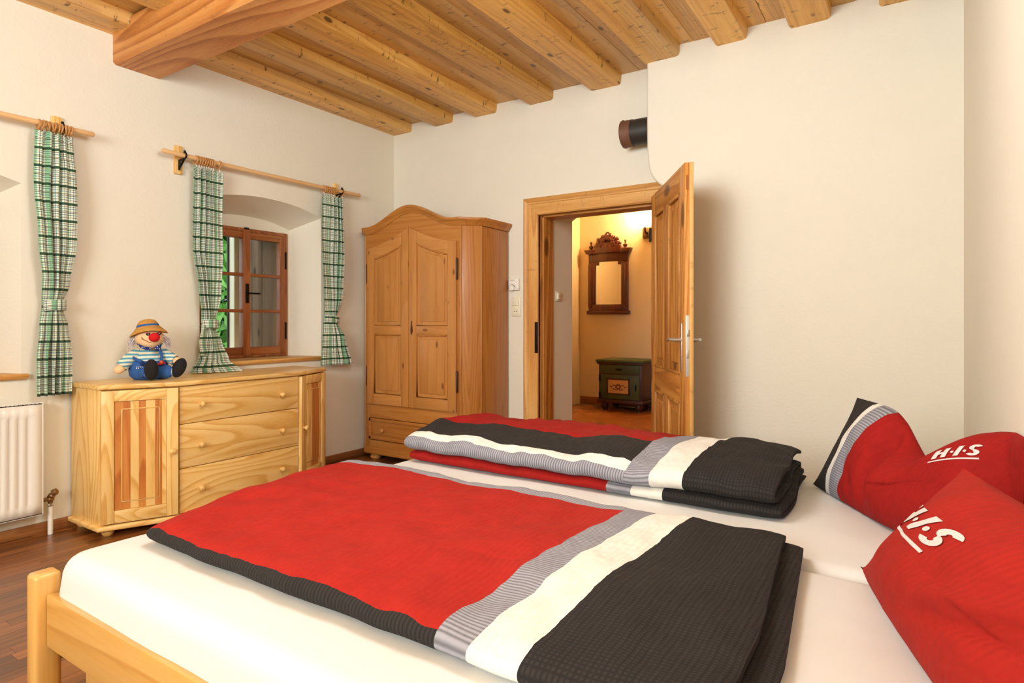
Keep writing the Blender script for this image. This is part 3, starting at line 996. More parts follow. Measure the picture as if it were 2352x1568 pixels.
def pane_door(root, A, B, z0, z1, knob_at, strips, wood='pine', fw=0.062):
    """door on the vertical plane A->B (outward normal to the right of A->B seen from above)"""
    A = Vector((A[0], A[1], 0)); B = Vector((B[0], B[1], 0))
    ex = (B - A).normalized(); w = (B - A).length
    ny = Vector((ex.y, -ex.x, 0))
    M = Matrix(((ex.x, -ny.x, 0, A.x), (ex.y, -ny.y, 0, A.y), (0, 0, 1, 0), (0, 0, 0, 1)))   # local y negative = outward
    g = 0.004
    th = 0.020
    d = part('door', bxs(g, w - g, -0.008, 0.004, z0 + g, z1 - g, M=M), MW[wood + 'z'], root)
    for x0, x1 in ((g, fw), (w - fw, w - g)):
        part('stile', bxs(x0, x1, -th, -0.004, z0 + g, z1 - g, 0.003, M=M), MW[wood + 'z'], d)
    for a, b in ((z0 + g, z0 + fw + 0.01), (z1 - fw, z1 - g)):
        t = bxs(fw, w - fw, -th + 0.0008, -0.004, a, b, 0.003, M=M)
        part('rail', t, MW[wood + 'x'] if wood != 'pine' else MW['piney'], d)
    px0, px1, pz0, pz1 = fw + 0.002, w - fw - 0.002, z0 + fw + 0.012, z1 - fw - 0.002
    xs = [px0 + (px1 - px0) * s for s in strips[0]]
    for i in range(len(xs) - 1):
        t = NB(); box(t, xs[i], xs[i + 1], -0.012, -0.004, pz0, pz1, M=M)
        a, b = max(xs[i], px0 + 0.038), min(xs[i + 1], px1 - 0.038)
        if b > a: box(t, a, b, -0.018, -0.010, pz0 + 0.045, pz1 - 0.045, M=M)
        part('panel_strip', t, MW[strips[1][i] + 'z'], d, smooth=False)
    t = NB()
    for a in ((px0 + 0.030, px0 + 0.036, pz0 + 0.038, pz1 - 0.038), (px1 - 0.036, px1 - 0.030, pz0 + 0.038, pz1 - 0.038), (px0 + 0.030, px1 - 0.030, pz0 + 0.038, pz0 + 0.044), (px0 + 0.030, px1 - 0.030, pz1 - 0.044, pz1 - 0.038)):
        box(t, a[0], a[1], -0.0150, -0.010, a[2], a[3], 0.002, M=M)
    part('panel_bead', t, MW[wood + 'z'], d)
    kx, kz = knob_at
    part('knob', knob(M @ Matrix.Translation((kx, -th, kz)) @ frame_to((0, -1, 0))), MW['pinez'], d)
    return d


pane_door(sbd, (SBX, SY[0]), (SBM, SY[1]), 0.066, 0.783, (0.335, 0.43),
          ((0, 0.16, 0.30, 0.46, 0.60, 0.78, 0.92, 1.0), ('pinered', 'pinered', 'pine', 'pinered', 'pine', 'pinered', 'pine')))
pane_door(sbd, (SBM, SY[2]), (SBX, SY[3]), 0.066, 0.783, (0.034, 0.43),
          ((0, 0.22, 0.40, 0.62, 0.82, 1.0), ('pine', 'pine', 'pinered', 'pinered', 'pine')))
for a, b in ((0.570, 0.783), (0.318, 0.566), (0.066, 0.314)):
    d = part('drawer', bxs(SBM - 0.03, SBM + 0.0, SY[1] + 0.004, SY[2] - 0.004, a, b, 0.003), MW['piney'], sbd)
    for ky in (1.976, 2.517):
        part('knob', knob(Matrix.Translation((SBM, ky, (a + b) / 2 - 0.004)) @ frame_to((1, 0, 0))), MW['pinez'], d)

# ------------------------------------------------------------------ wardrobe
WX0, WX1, WYF, WYB = -3.812, -2.812, 3.600, 4.07
WR, WL, WYC = -2.695, -3.930, 3.717
WC = (WX0 + WX1) / 2
wr = thing('wardrobe', 'tall honey pine wardrobe with arched cornice and two panelled doors', 'wardrobe', (WC, 3.85, 0))


def arch(x, base, h, half=0.46, p=1.0):
    t = min(1, abs(x - WC) / half)
    return base + h * (0.5 + 0.5 * math.cos(PI * t)) ** p


wplan = [(WL, WYB), (WL, WYC), (WX0, WYF + 0.02), (WX1, WYF + 0.02), (WR, WYC), (WR, WYB)]
part('carcass', prism(NB(), off(wplan, 0.012 * (1 if off(wplan, 0.1)[2][1] > wplan[2][1] else -1)), 0.10, 1.865, 'z'), MW['wardz'], wr)
part('side_panel', bxs(WR - 0.02, WR, WYC, WYB, 0.10, 1.87, 0.002), MW['wardz'], wr)
part('side_panel', bxs(WL, WL + 0.02, WYC, WYB, 0.10, 1.87, 0.002), MW['wardz'], wr)
for A, B in (((WX1, WYF), (WR, WYC)), ((WL, WYC), (WX0, WYF))):
    ex = (Vector(B) - Vector(A)); w_ = ex.length; ex.normalize()
    M = Matrix(((ex.x, -ex.y, 0, A[0]), (ex.y, ex.x, 0, A[1]), (0, 0, 1, 0), (0, 0, 0, 1)))
    cp = part('corner_panel', bxs(0, w_, 0.0, 0.02, 0.10, 1.87, 0.003, M=M), MW['wardz'], wr)
    part('corner_bead', bxs(0.0, 0.012, -0.006, 0.004, 0.10, 1.87, 0.003, M=M), MW['wardz'], cp)
    part('corner_bead', bxs(w_ - 0.012, w_, -0.006, 0.004, 0.10, 1.87, 0.003, M=M), MW['wardz'], cp)
# front face board with arched head
NX = 48
xs = [WX0 + (WX1 - WX0) * i / NX for i in range(NX + 1)]
door_top = lambda x: 1.752 + 0.143 * (1 - min(1, abs(x - WC) / 0.475)) ** 1.55
t = NB()
prism(t, [(x_, arch(x_, 1.895, 0.135)) for x_ in xs] + [(x_, min(door_top(x_) - 0.01, 1.86)) for x_ in xs[::-1]], WYF, WYF + 0.022, 'y')
part('head_board', t, MW['wardx'], wr)
for x0, x1 in ((WX0, WX0 + 0.046), (WX1 - 0.034, WX1)):
    part('front_post', bxs(x0, x1, WYF, WYF + 0.022, 0.10, 1.741, 0.002), MW['wardz'], wr)
part('lower_rail', bxs(WX0 + 0.04, WX1 - 0.03, WYF + 0.001, WYF + 0.022, 0.355, 0.49, 0.002), MW['wardx'], wr)
part('bottom_rail', bxs(WX0 + 0.046, WX1 - 0.034, WYF + 0.001, WYF + 0.022, 0.10, 0.17, 0.002), MW['wardx'], wr)
# drawer
dr = part('drawer', bxs(WX0 + 0.05, WX1 - 0.04, WYF - 0.004, WYF + 0.02, 0.18, 0.35, 0.003), MW['wardx'], wr)
t = NB()
x0, x1 = WX0 + 0.05, WX1 - 0.04
box(t, x0, x1, WYF - 0.016, WYF, 0.325, 0.352, 0.005); box(t, x0, x1, WYF - 0.016, WYF, 0.178, 0.205, 0.005)
box(t, x0, x0 + 0.027, WYF - 0.016, WYF, 0.178, 0.352, 0.005); box(t, x1 - 0.027, x1, WYF - 0.016, WYF, 0.178, 0.352, 0.005)
part('drawer_moulding', t, MW['wardx'], dr)
for kx in (-3.598, -3.02):
    part('knob', knob(Matrix.Translation((kx, WYF - 0.004, 0.262)) @ frame_to((0, -1, 0)), 0.019), MW['wardpz'], dr)
# doors
for x0, x1, hs in ((WX0 + 0.038, WC - 0.002, 0), (WC + 0.002, WX1 - 0.026, 1)):
    n = 16
    cx = [x0 + (x1 - x0) * i / n for i in range(n + 1)]
    z0 = 0.472
    y_ = WYF - 0.022
    d = part('door', prism(NB(), [(x0, z0), (x1, z0)] + [(c, door_top(c)) for c in cx[::-1]], WYF - 0.012, WYF + 0.004, 'y'), MW['wardpz'], wr)
    sw = 0.078
    for a, b in ((x0, x0 + sw), (x1 - sw, x1)):
        cs = [a + (b - a) * i / 6 for i in range(7)]
        part('stile', prism(NB(), [(a, z0), (b, z0)] + [(c, door_top(c)) for c in cs[::-1]], y_, WYF - 0.008, 'y', 0.003), MW['wardpz'], d)
    a, b = x0 + sw, x1 - sw
    part('rail', bxs(a, b, y_ + 0.0005, WYF - 0.008, z0, z0 + 0.085, 0.003), MW['wardpx'], d)
    part('rail', bxs(a, b, y_ + 0.0005, WYF - 0.008, 1.045, 1.115, 0.003), MW['wardpx'], d)
    cs = [a + (b - a) * i / 10 for i in range(11)]
    part('rail', prism(NB(), [(c, door_top(c) - 0.10) for c in cs] + [(c, door_top(c)) for c in cs[::-1]], y_ + 0.0005, WYF - 0.008, 'y', 0.003), MW['wardpx'], d, label='curved top rail')
    for lo, hi in ((z0 + 0.085, None), (1.115, 'arch')):
        topf = (lambda c: 1.045) if hi is None else (lambda c: door_top(c) - 0.10)
        if hi is None:
            pass
        pz0 = lo
        ins = 0.034
        pa, pb = a + ins, b - ins
        cs = [pa + (pb - pa) * i / 10 for i in range(11)]
        t = NB()
        prism(t, [(pa, pz0 + ins), (pb, pz0 + ins)] + [(c, topf(c) - ins) for c in cs[::-1]], WYF - 0.0185, WYF - 0.010, 'y', 0.004)
        part('panel', t, MW['wardpz'], d)
        t = NB()
        cs = [a + (b - a) * i / 10 for i in range(11)]
        pts = [(a + 0.005, WYF - 0.014, pz0 + 0.005), (b - 0.005, WYF - 0.014, pz0 + 0.005)] + [(min(max(c, a + 0.005), b - 0.005), WYF - 0.014, topf(c) - 0.005) for c in cs[::-1]]
        tube(t, pts, 0.007, 6, closed=True)
        part('panel_bead', t, MW['wardz'], d)
    xh = x0 - 0.006 if hs == 0 else x1 + 0.006
    for zh in (0.70, 1.545):
        t = NB(); lathe(t, [(0, -0.085), (0.004, -0.08), (0.008, -0.07), (0.009, 0.07), (0.004, 0.08), (0, 0.085)], 10, Matrix.Translation((xh, WYF - 0.016, zh)))
        part('hinge', t, M_RUST, d, label='dark iron pin hinge')
    if hs == 1:
        t = NB(); prism(t, [(WC + 0.035 + 0.009 * math.sin(a_) * (1 + 0.4 * math.cos(3 * a_)), 1.10 + 0.055 * math.cos(a_)) for a_ in [2 * PI * j / 20 for j in range(20)]], y_ - 0.003, y_ + 0.001, 'y')
        part('key_plate', t, M_RUST, d, label='narrow rusty keyhole plate')
# cornice: swept profile following front arch, then chamfer and side
prof_k = [(0.0, -0.045), (0.006, -0.045), (0.012, -0.036), (0.016, -0.024), (0.030, -0.010), (0.034, -0.004), (0.034, 0.012), (0.0, 0.012)]


def cornice(path):
    """path: list of (x,y,z,nx,ny): outward normal"""
    t = NB(); pr = None; first = None
    for (x_, y_, z_, nx, ny_) in path:
        ring = [t.verts.new((x_ + nx * a, y_ + ny_ * a, z_ + b)) for a, b in prof_k]
        if pr:
            for i in range(len(ring)):
                j = (i + 1) % len(ring)
                t.faces.new((pr[i], pr[j], ring[j], ring[i]))
        else: first = ring
        pr = ring
    t.faces.new(first); t.faces.new(pr[::-1])
    return t


s8 = math.tan(PI / 8)
BZ = 1.915
path = [(WL, WYB, BZ, -1, 0), (WL, WYC, BZ, -1, -s8), (WX0, WYF, BZ, -s8, -1)]
fr_ = [(WX0 + 0.03 + (WX1 - WX0 - 0.06) * i / 40) for i in range(41)]
path += [(x_, WYF, arch(x_, BZ, 0.14), 0, -1) for x_ in fr_]
path += [(WX1, WYF, BZ, s8, -1), (WR, WYC, BZ, 1, -s8), (WR, WYB, BZ, 1, 0)]
part('cornice', cornice(path), MW['wardx'], wr, smooth=40)
t = NB(); prism(t, [(WL, WYB), (WL, WYC), (WX0, WYF + 0.02), (WX1, WYF + 0.02), (WR, WYC), (WR, WYB)], 1.865, 1.92, 'z')
part('top_board', t, MW['wardx'], wr)
# base
bp = off(wplan, 0.03 * (-1 if off(wplan, 0.1)[2][1] > wplan[2][1] else 1))
bp = [(max(x_, XL + 0.018), min(y_, WYB)) for x_, y_ in bp]
part('base_moulding', prism(NB(), bp, 0.052, 0.112, 'z', 0.012, seg=3), MW['wardx'], wr)
for fx, fy in ((WX0 + 0.06, WYF + 0.06), (WX1 - 0.06, WYF + 0.06), (WL + 0.08, WYB - 0.08), (WR - 0.08, WYB - 0.08)):
    t = NB(); lathe(t, [(0, 0), (0.032, 0), (0.046, 0.012), (0.048, 0.026), (0.036, 0.046), (0.03, 0.054), (0, 0.054)], 20, Matrix.Translation((fx, fy, 0)))
    part('foot', t, MW['wardpz'], wr)

# ------------------------------------------------------------------ bed frame
bed = thing('double_bed', 'light pine double bed frame with plain corner posts', 'bed', (-0.95, 1.79, 0))
BX0, BX1, BY0, BY1 = -2.042, 0.205, 0.680, 2.90
for px, py in ((BX0 - 0.006, BY0 - 0.004), (BX0 - 0.006, BY1 - 0.066), (BX1 - 0.06, BY0), (BX1 - 0.06, BY1 - 0.066)):
    part('post', bxs(px, px + 0.06, py, py + 0.066, 0.0, 0.455, 0.012, 3), MW['bedz'], bed)
for yy in (BY0 + 0.022, BY1 - 0.050):
    part('side_rail', bxs(BX0 + 0.058, BX1 - 0.058, yy, yy + 0.028, 0.258, 0.400, 0.004), MW['bedx'], bed)
for xx in (BX0 + 0.016, BX1 - 0.044):
    part('end_rail', bxs(xx, xx + 0.028, BY0 + 0.064, BY1 - 0.064, 0.20, 0.340, 0.004), MW['bedy'], bed)
part('centre_rail', bxs(BX0 + 0.05, BX1 - 0.05, 1.765, 1.815, 0.20, 0.285, 0.003), MW['bedx'], bed)
part('slat_base', bxs(BX0 + 0.05, BX1 - 0.05, BY0 + 0.052, BY1 - 0.052, 0.285, 0.300, 0.002), MW['bedy'], bed)
for yy in (BY0 + 0.10,):
    part('underbed_board', bxs(BX0 + 0.10, BX1 - 0.1, yy, yy + 0.02, 0.02, 0.20, 0.003), MW['bedx'], bed)


# ------------------------------------------------------------------ mattresses with fitted sheets
def mattress(y0, y1, label, seed):
    x0, x1, z0, z1 = -2.012, 0.130, 0.302, 0.500
    t = bmesh.new()
    nx, ny = 70, 36
    rc, re = 0.085, 0.055      # plan corner radius, edge radius
    cx, cy = (x0 + x1) / 2, (y0 + y1) / 2
    hx, hy = (x1 - x0) / 2, (y1 - y0) / 2

    def outline(ins):
        pts = []
        r = max(rc - ins, 0.012)
        ax, ay = hx - ins - r, hy - ins - r
        for q, (sx, sy) in enumerate(((1, 1), (-1, 1), (-1, -1), (1, -1))):
            for i in range(9):
                a = q * PI / 2 + i / 8 * PI / 2
                pts.append((cx + sx * ax + r * math.cos(a), cy + sy * ay + r * math.sin(a)))
            nxt = ((-1, 1), (-1, -1), (1, -1), (1, 1))[q]
            p0 = pts[-1]
            a = (q + 1) * PI / 2
            p1 = (cx + nxt[0] * ax + r * math.cos(a), cy + nxt[1] * ay + r * math.sin(a))
            m = 34 if abs(p1[0] - p0[0]) > abs(p1[1] - p0[1]) else 18
            for i in range(1, m): pts.append((p0[0] + (p1[0] - p0[0]) * i / m, p0[1] + (p1[1] - p0[1]) * i / m))
        return pts
    rings = []
    lev = [(0.02, z0), (0.0, z0 + 0.02), (-0.006, (z0 + z1) / 2)]
    for i in range(8):
        a = i / 7 * PI / 2
        lev.append((re * (1 - math.cos(a)), z1 - re + re * math.sin(a)))
    lev += [(0.12, z1 + 0.002), (0.22, z1 + 0.004), (0.34, z1 + 0.005)]
    for ins, z in lev:
        rg = []
        for (px, py) in outline(ins):
            w = noise.noise((px * 2.3, py * 2.3, seed)) * 0.006 + noise.noise((px * 7, py * 7, seed + z * 9)) * 0.002
            side = noise.noise((px * 5, py * 5, seed + 4)) * 0.006 if z < z1 - 0.02 and z > z0 else 0
            d = Vector((px - cx, py - cy)).normalized()
            rg.append(t.verts.new((px + d.x * side, py + d.y * side, z + (w if z > z1 - 0.03 else 0))))
        rings.append(rg)
    for A, B in zip(rings, rings[1:]):
        n = len(A)
        for i in range(n): t.faces.new((A[i], A[(i + 1) % n], B[(i + 1) % n], B[i]))
    t.faces.new(rings[0]); t.faces.new(rings[-1])
    bmesh.ops.remove_doubles(t, verts=t.verts[:], dist=0.0003)
    o = solo('mattress', t, M_SHEET, label, 'mattress', (cx, cy, z0), 'white sheeted mattresses', smooth=60)
    return o


mattress(0.722, 1.782, 'mattress in white fitted sheet on the near side of the bed', 1.0)
mattress(1.798, 2.846, 'mattress in white fitted sheet on the far side, toward the door', 5.0)

# ------------------------------------------------------------------ bed linen materials
RED = srgb(160, 26, 22); RED2 = srgb(174, 36, 26)
BLK = srgb(54, 50, 48); GRY = srgb(168, 168, 178); WHT = srgb(240, 237, 228); DGR = srgb(84, 84, 96)


def linen(name, sb, ub, u1, umax=2.2, smax=2.6, slope=0.0, su=95.0, ss=85.0):
    """sb: bands along s left of u1, ub: bands along u right of u1; each (start, colour, stripe amplitude)"""
    k = N(name, 0.85)
    u, s = k.uv()
    cb = k.n('ShaderNodeCombineXYZ'); k.l(u, cb.inputs[0]); k.l(s, cb.inputs[1])
    wob = k.math('MULTIPLY', k.math('SUBTRACT', k.noise(cb.outputs[0], 9, 3), 0.5), 0.022)
    us = k.math('ADD', k.math('ADD', u, wob), k.math('MULTIPLY', s, slope))
    sw = k.math('ADD', s, wob)
    fs = k.math('DIVIDE', sw, smax); fu = k.math('DIVIDE', us, umax)
    cs = k.ramp(fs, [(a / smax, c) for a, c, _ in sb], True)
    as_ = k.ramp(fs, [(a / smax, m) for a, _, m in sb], True)
    cu = k.ramp(fu, [(a / umax, c) for a, c, _ in ub], True)
    au = k.ramp(fu, [(a / umax, m) for a, _, m in ub], True)
    wave_u = k.math('MULTIPLY_ADD', k.math('SINE', k.math('MULTIPLY', k.math('ADD', u, k.math('MULTIPLY', wob, 0.15)), su * 6.283)), 0.5, 0.5)
    wave_s = k.math('MULTIPLY_ADD', k.math('SINE', k.math('MULTIPLY', k.math('ADD', s, k.math('MULTIPLY', wob, 0.3)), ss * 6.283)), 0.5, 0.5)
    wave_u = k.math('POWER', wave_u, 1.5); wave_s = k.math('POWER', wave_s, 1.5)
    dark = (0.012, 0.011, 0.012, 1)
    cs = k.mix(k.math('MULTIPLY', as_, wave_u), cs, dark)
    isb = k.math('LESS_THAN', k.math('ABSOLUTE', k.math('SUBTRACT', au, 0.3)), 0.03)
    wv2 = k.math('MAXIMUM', wave_s, k.math('MULTIPLY', wave_u, isb))
    cu = k.mix(k.math('MULTIPLY', k.math('ADD', au, k.math('MULTIPLY', isb, 0.4)), wv2), cu, dark)
    msk = k.math('GREATER_THAN', us, u1)
    c = k.mix(msk, cs, cu)
    fib = k.noise(cb.outputs[0], 60, 3)
    ripple = k.math('SINE', k.math('MULTIPLY', k.math('ADD', u, k.math('MULTIPLY', k.noise(cb.outputs[0], 4, 2), 0.05)), 55 * 6.283))
    c = k.mix(k.math('MULTIPLY', fib, 0.35), c, k.mix(1.0, c, (0.55, 0.55, 0.55, 1), 'MULTIPLY'))
    mot = k.ramp(k.noise(cb.outputs[0], 11, 4, 0.65), [(0.35, 0.0), (0.75, 0.55)])
    c = k.mix(mot, c, k.mix(1.0, c, (0.72, 0.70, 0.70, 1), 'MULTIPLY'))
    k.l(c, k.b.inputs['Base Color'])
    h = k.math('ADD', fib, k.math('MULTIPLY', ripple, 0.25))
    crease = k.math('ABSOLUTE', k.math('SUBTRACT', k.noise(cb.outputs[0], 5, 2, 0.5, 0.6), 0.5))
    h = k.math('ADD', h, k.math('MULTIPLY', crease, 9.0))
    k.bump(h, 0.32, 0.005)
    k.b.inputs['Specular IOR Level'].default_value = 0.2
    return k.m


# ------------------------------------------------------------------ folded duvets
def sheetfold(path, half, x0f, x1f, nx, seed, zbase, mat, z_gain=0.012, dense=8, smooth=70):
    """path: list of (y,z) of the centre line (smooth), half: half thickness; lofted from x0f(y) to x1f(y)"""
    # resample centre line with Catmull-Rom
    P = [Vector((a, b)) for a, b in path]
    Q = []
    for i in range(len(P) - 1):
        p0, p1, p2, p3 = P[max(i - 1, 0)], P[i], P[i + 1], P[min(i + 2, len(P) - 1)]
        m = max(2, int((p2 - p1).length / 0.022)) if (p2 - p1).length > 0.06 else 4
        for j in range(m):
            t = j / m
            Q.append(0.5 * ((2 * p1) + (p2 - p0) * t + (2 * p0 - 5 * p1 + 4 * p2 - p3) * t * t + (3 * p1 - p0 - 3 * p2 + p3) * t ** 3))
    Q.append(P[-1])
    S = [0.0]
    for a, b in zip(Q, Q[1:]): S.append(S[-1] + (b - a).length)
    nrm = []
    for i in range(len(Q)):
        d = (Q[min(i + 1, len(Q) - 1)] - Q[max(i - 1, 0)]).normalized()
        nrm.append(Vector((-d.y, d.x)))
    bm = NB(); uvl = bm.loops.layers.uv.new('UVMap')
    rings = []
    for k_ in range(nx + 1):
        f = k_ / nx
        e = min(f, 1 - f) * 2.0
        taper = 0.50 + 0.50 * min(1.0, (min(f, 1 - f) / 0.035)) ** 0.5
        ring = []
        for side in (1, -1):
            rng = range(len(Q)) if side == 1 else range(len(Q) - 1, -1, -1)
            for i in rng:
                q, n = Q[i], nrm[i]
                edge = min(1.0, min(S[i], S[-1] - S[i]) / 0.03)
                h = half * taper * (0.25 + 0.75 * edge ** 0.5)
                y = q.x + n.x * h * side; z = q.y + n.y * h * side
                x_a, x_b = x0f(q.x, S[i]), x1f(q.x, S[i])
                x = x_a + (x_b - x_a) * f
                w = noise.noise((x * 2.6, y * 2.6, seed)) * 1.0 + noise.noise((x * 6.5, y * 5.0, seed + 3)) * 0.6 - abs(noise.noise((x * 5.0 + y * 3, y * 7.0 - x, seed + 5))) * 0.7 + noise.noise((x * 17, y * 11, seed + 7)) * 0.24
                g = max(0, z - zbase) / 0.07
                z += z_gain * w * min(g, 1.6)
                y += 0.010 * noise.noise((x * 3.2, seed, z * 6)) + 0.004 * noise.noise((x * 11, seed + 2, z * 20))
                z = max(z, zbase + 0.001)
                ring.append((bm.verts.new((x, y, z)), (x, S[i])))
        rings.append(ring)
    X0 = min(r[0][0].co.x for r in rings)
    for A, B in zip(rings, rings[1:]):
        n = len(A)
        for i in range(n):
            j = (i + 1) % n
            q = (A[i], A[j], B[j], B[i])
            fc = bm.faces.new([a[0] for a in q])
            for lp, a in zip(fc.loops, q): lp[uvl].uv = (a[1][0] + 2.2, a[1][1])
    m = len(Q)
    for rg in (rings[0], rings[-1]):
        for i in range(m - 1):
            q = (rg[i], rg[i + 1], rg[2 * m - 2 - i], rg[2 * m - 1 - i])
            try:
                fc = bm.faces.new([a[0] for a in q])
                for lp, a in zip(fc.loops, q): lp[uvl].uv = (a[1][0] + 2.2, a[1][1])
            except ValueError: pass
    return bm


ZM = 0.511
# u = x + 2.2
m1 = linen('near_duvet_linen', [(0, GRY, 0.35), (0.075, RED2, 0.0), (0.925, BLK, 0.7), (1.12, RED, 0.0)],
           [(0, GRY, 0.55), (1.465, GRY, 0.55), (1.545, WHT, 0.03), (1.655, BLK, 0.30), (2.1, BLK, 0.3)], 1.465, slope=0.03, ss=105)
h1 = 0.016
path1 = [(1.845, 0.545), (1.70, 0.556), (1.45, 0.562), (1.2, 0.564), (1.02, 0.562), (0.945, 0.560), (0.912, 0.551), (0.905, 0.541), (0.915, 0.530), (0.955, 0.526), (1.1, 0.526), (1.4, 0.526), (1.7, 0.526), (1.84, 0.525)]
x0n = lambda y, s: -1.845 - 0.21 * (y - 0.9)
x1n = lambda y, s: -0.235 - 0.085 * max(0, (y - 1.2)) + (0.045 if s > 1.02 else 0.0)
bm = sheetfold(path1, h1, x0n, x1n, 130, 11, ZM, m1, 0.018)
du1 = thing('folded_duvet', 'folded duvet with large red field and black end, on the near mattress', 'duvet', (-1.05, 1.37, ZM), group='folded striped duvets')
part('cover', bm, m1, du1, smooth=60)

m2 = linen('far_duvet_linen', [(0, RED, 0.0), (0.375, BLK, 0.6), (0.565, WHT, 0.03), (0.615, GRY, 0.62), (0.76, RED, 0.0)],
           [(0, GRY, 0.55), (1.365, GRY, 0.55), (1.455, WHT, 0.03), (1.575, BLK, 0.30), (2.1, BLK, 0.3)], 1.365, slope=0.06, ss=105)
h2 = 0.015
path2 = [(2.72, 0.625), (2.62, 0.648), (2.45, 0.655), (2.28, 0.648), (2.17, 0.634), (2.112, 0.614), (2.094, 0.596), (2.106, 0.580), (2.15, 0.573), (2.35, 0.588), (2.55, 0.592), (2.68, 0.585), (2.715, 0.572), (2.68, 0.558),
         (2.5, 0.558), (2.3, 0.552), (2.17, 0.545), (2.122, 0.543), (2.108, 0.534), (2.12, 0.527), (2.2, 0.524), (2.4, 0.525), (2.6, 0.525), (2.72, 0.525)]
x0m = lambda y, s: -1.955 + 0.02 * (s > 1.2)
x1m = lambda y, s: -0.362 + 0.012 * math.sin(y * 9) + (0.018 if s > 1.3 else 0)
bm = sheetfold(path2, h2, x0m, x1m, 130, 23, ZM, m2, 0.017)
du2 = thing('folded_duvet', 'thickly folded duvet with black, white and grey bands, on the far mattress', 'duvet', (-1.15, 2.4, ZM), group='folded striped duvets')
part('cover', bm, m2, du2, smooth=60)


# ------------------------------------------------------------------ pillows
def letters():
    """strips (list of rows of points) of 'H.I.S' with underline in a box 0..1 wide, 0..1 high"""
    out = []
    sh = 0.10        # slant

    def strip(P0, P1, w, n=10, horizontal=False):
        rows = []
        for i in range(n + 1):
            t = i / n
            cx_, cy_ = P0[0] + (P1[0] - P0[0]) * t, P0[1] + (P1[1] - P0[1]) * t
            if horizontal: rows.append([(cx_, cy_ - w / 2), (cx_, cy_), (cx_, cy_ + w / 2)])
            else: rows.append([(cx_ - w / 2, cy_), (cx_, cy_), (cx_ + w / 2, cy_)])
        out.append(rows)
    b, tp = 0.28, 1.0
    strip((0.06, b), (0.06 + sh, tp), 0.105); strip((0.24, b), (0.24 + sh, tp), 0.105); strip((0.08 + sh / 2, 0.64), (0.28 + sh / 2, 0.64), 0.16, 6, True)
    strip((0.50, b), (0.50 + sh, tp), 0.105)
    for dx in (0.405, 0.655):
        rows = []
        for i in range(9):
            a = PI * i / 8
            rows.append([(dx + 0.034 * math.cos(a + q) + 0.02, 0.60 + 0.085 * math.sin(a + q)) for q in (0,)] + [(dx + 0.02, 0.60)] + [(dx + 0.034 * math.cos(a + PI) + 0.02, 0.60 + 0.085 * math.sin(a + PI))])
        out.append(rows)
    # S
    rows = []
    n = 26
    for i in range(n + 1):
        t = i / n
        if t < 0.5:
            a = math.radians(20 + 250 * (t / 0.5)); c = (0.865, 0.815)
            p = (c[0] + 0.075 * math.cos(a), c[1] + 0.115 * math.sin(a)); nr = (math.cos(a), math.sin(a) * 1.5)
        else:
            a = math.radians(90 - 250 * ((t - 0.5) / 0.5)); c = (0.835, 0.47)
            p = (c[0] + 0.080 * math.cos(a), c[1] + 0.135 * math.sin(a)); nr = (-math.cos(a), -math.sin(a) * 1.5)
        p = (p[0] + sh * 0.6 * (p[1] - 0.5), p[1])
        w = 0.050
        rows.append([(p[0] - nr[0] * w, p[1] - nr[1] * w), p, (p[0] + nr[0] * w, p[1] + nr[1] * w)])
    out.append(rows)
    strip((-0.06, 0.07), (0.96, 0.07), 0.10, 24, True)
    return out


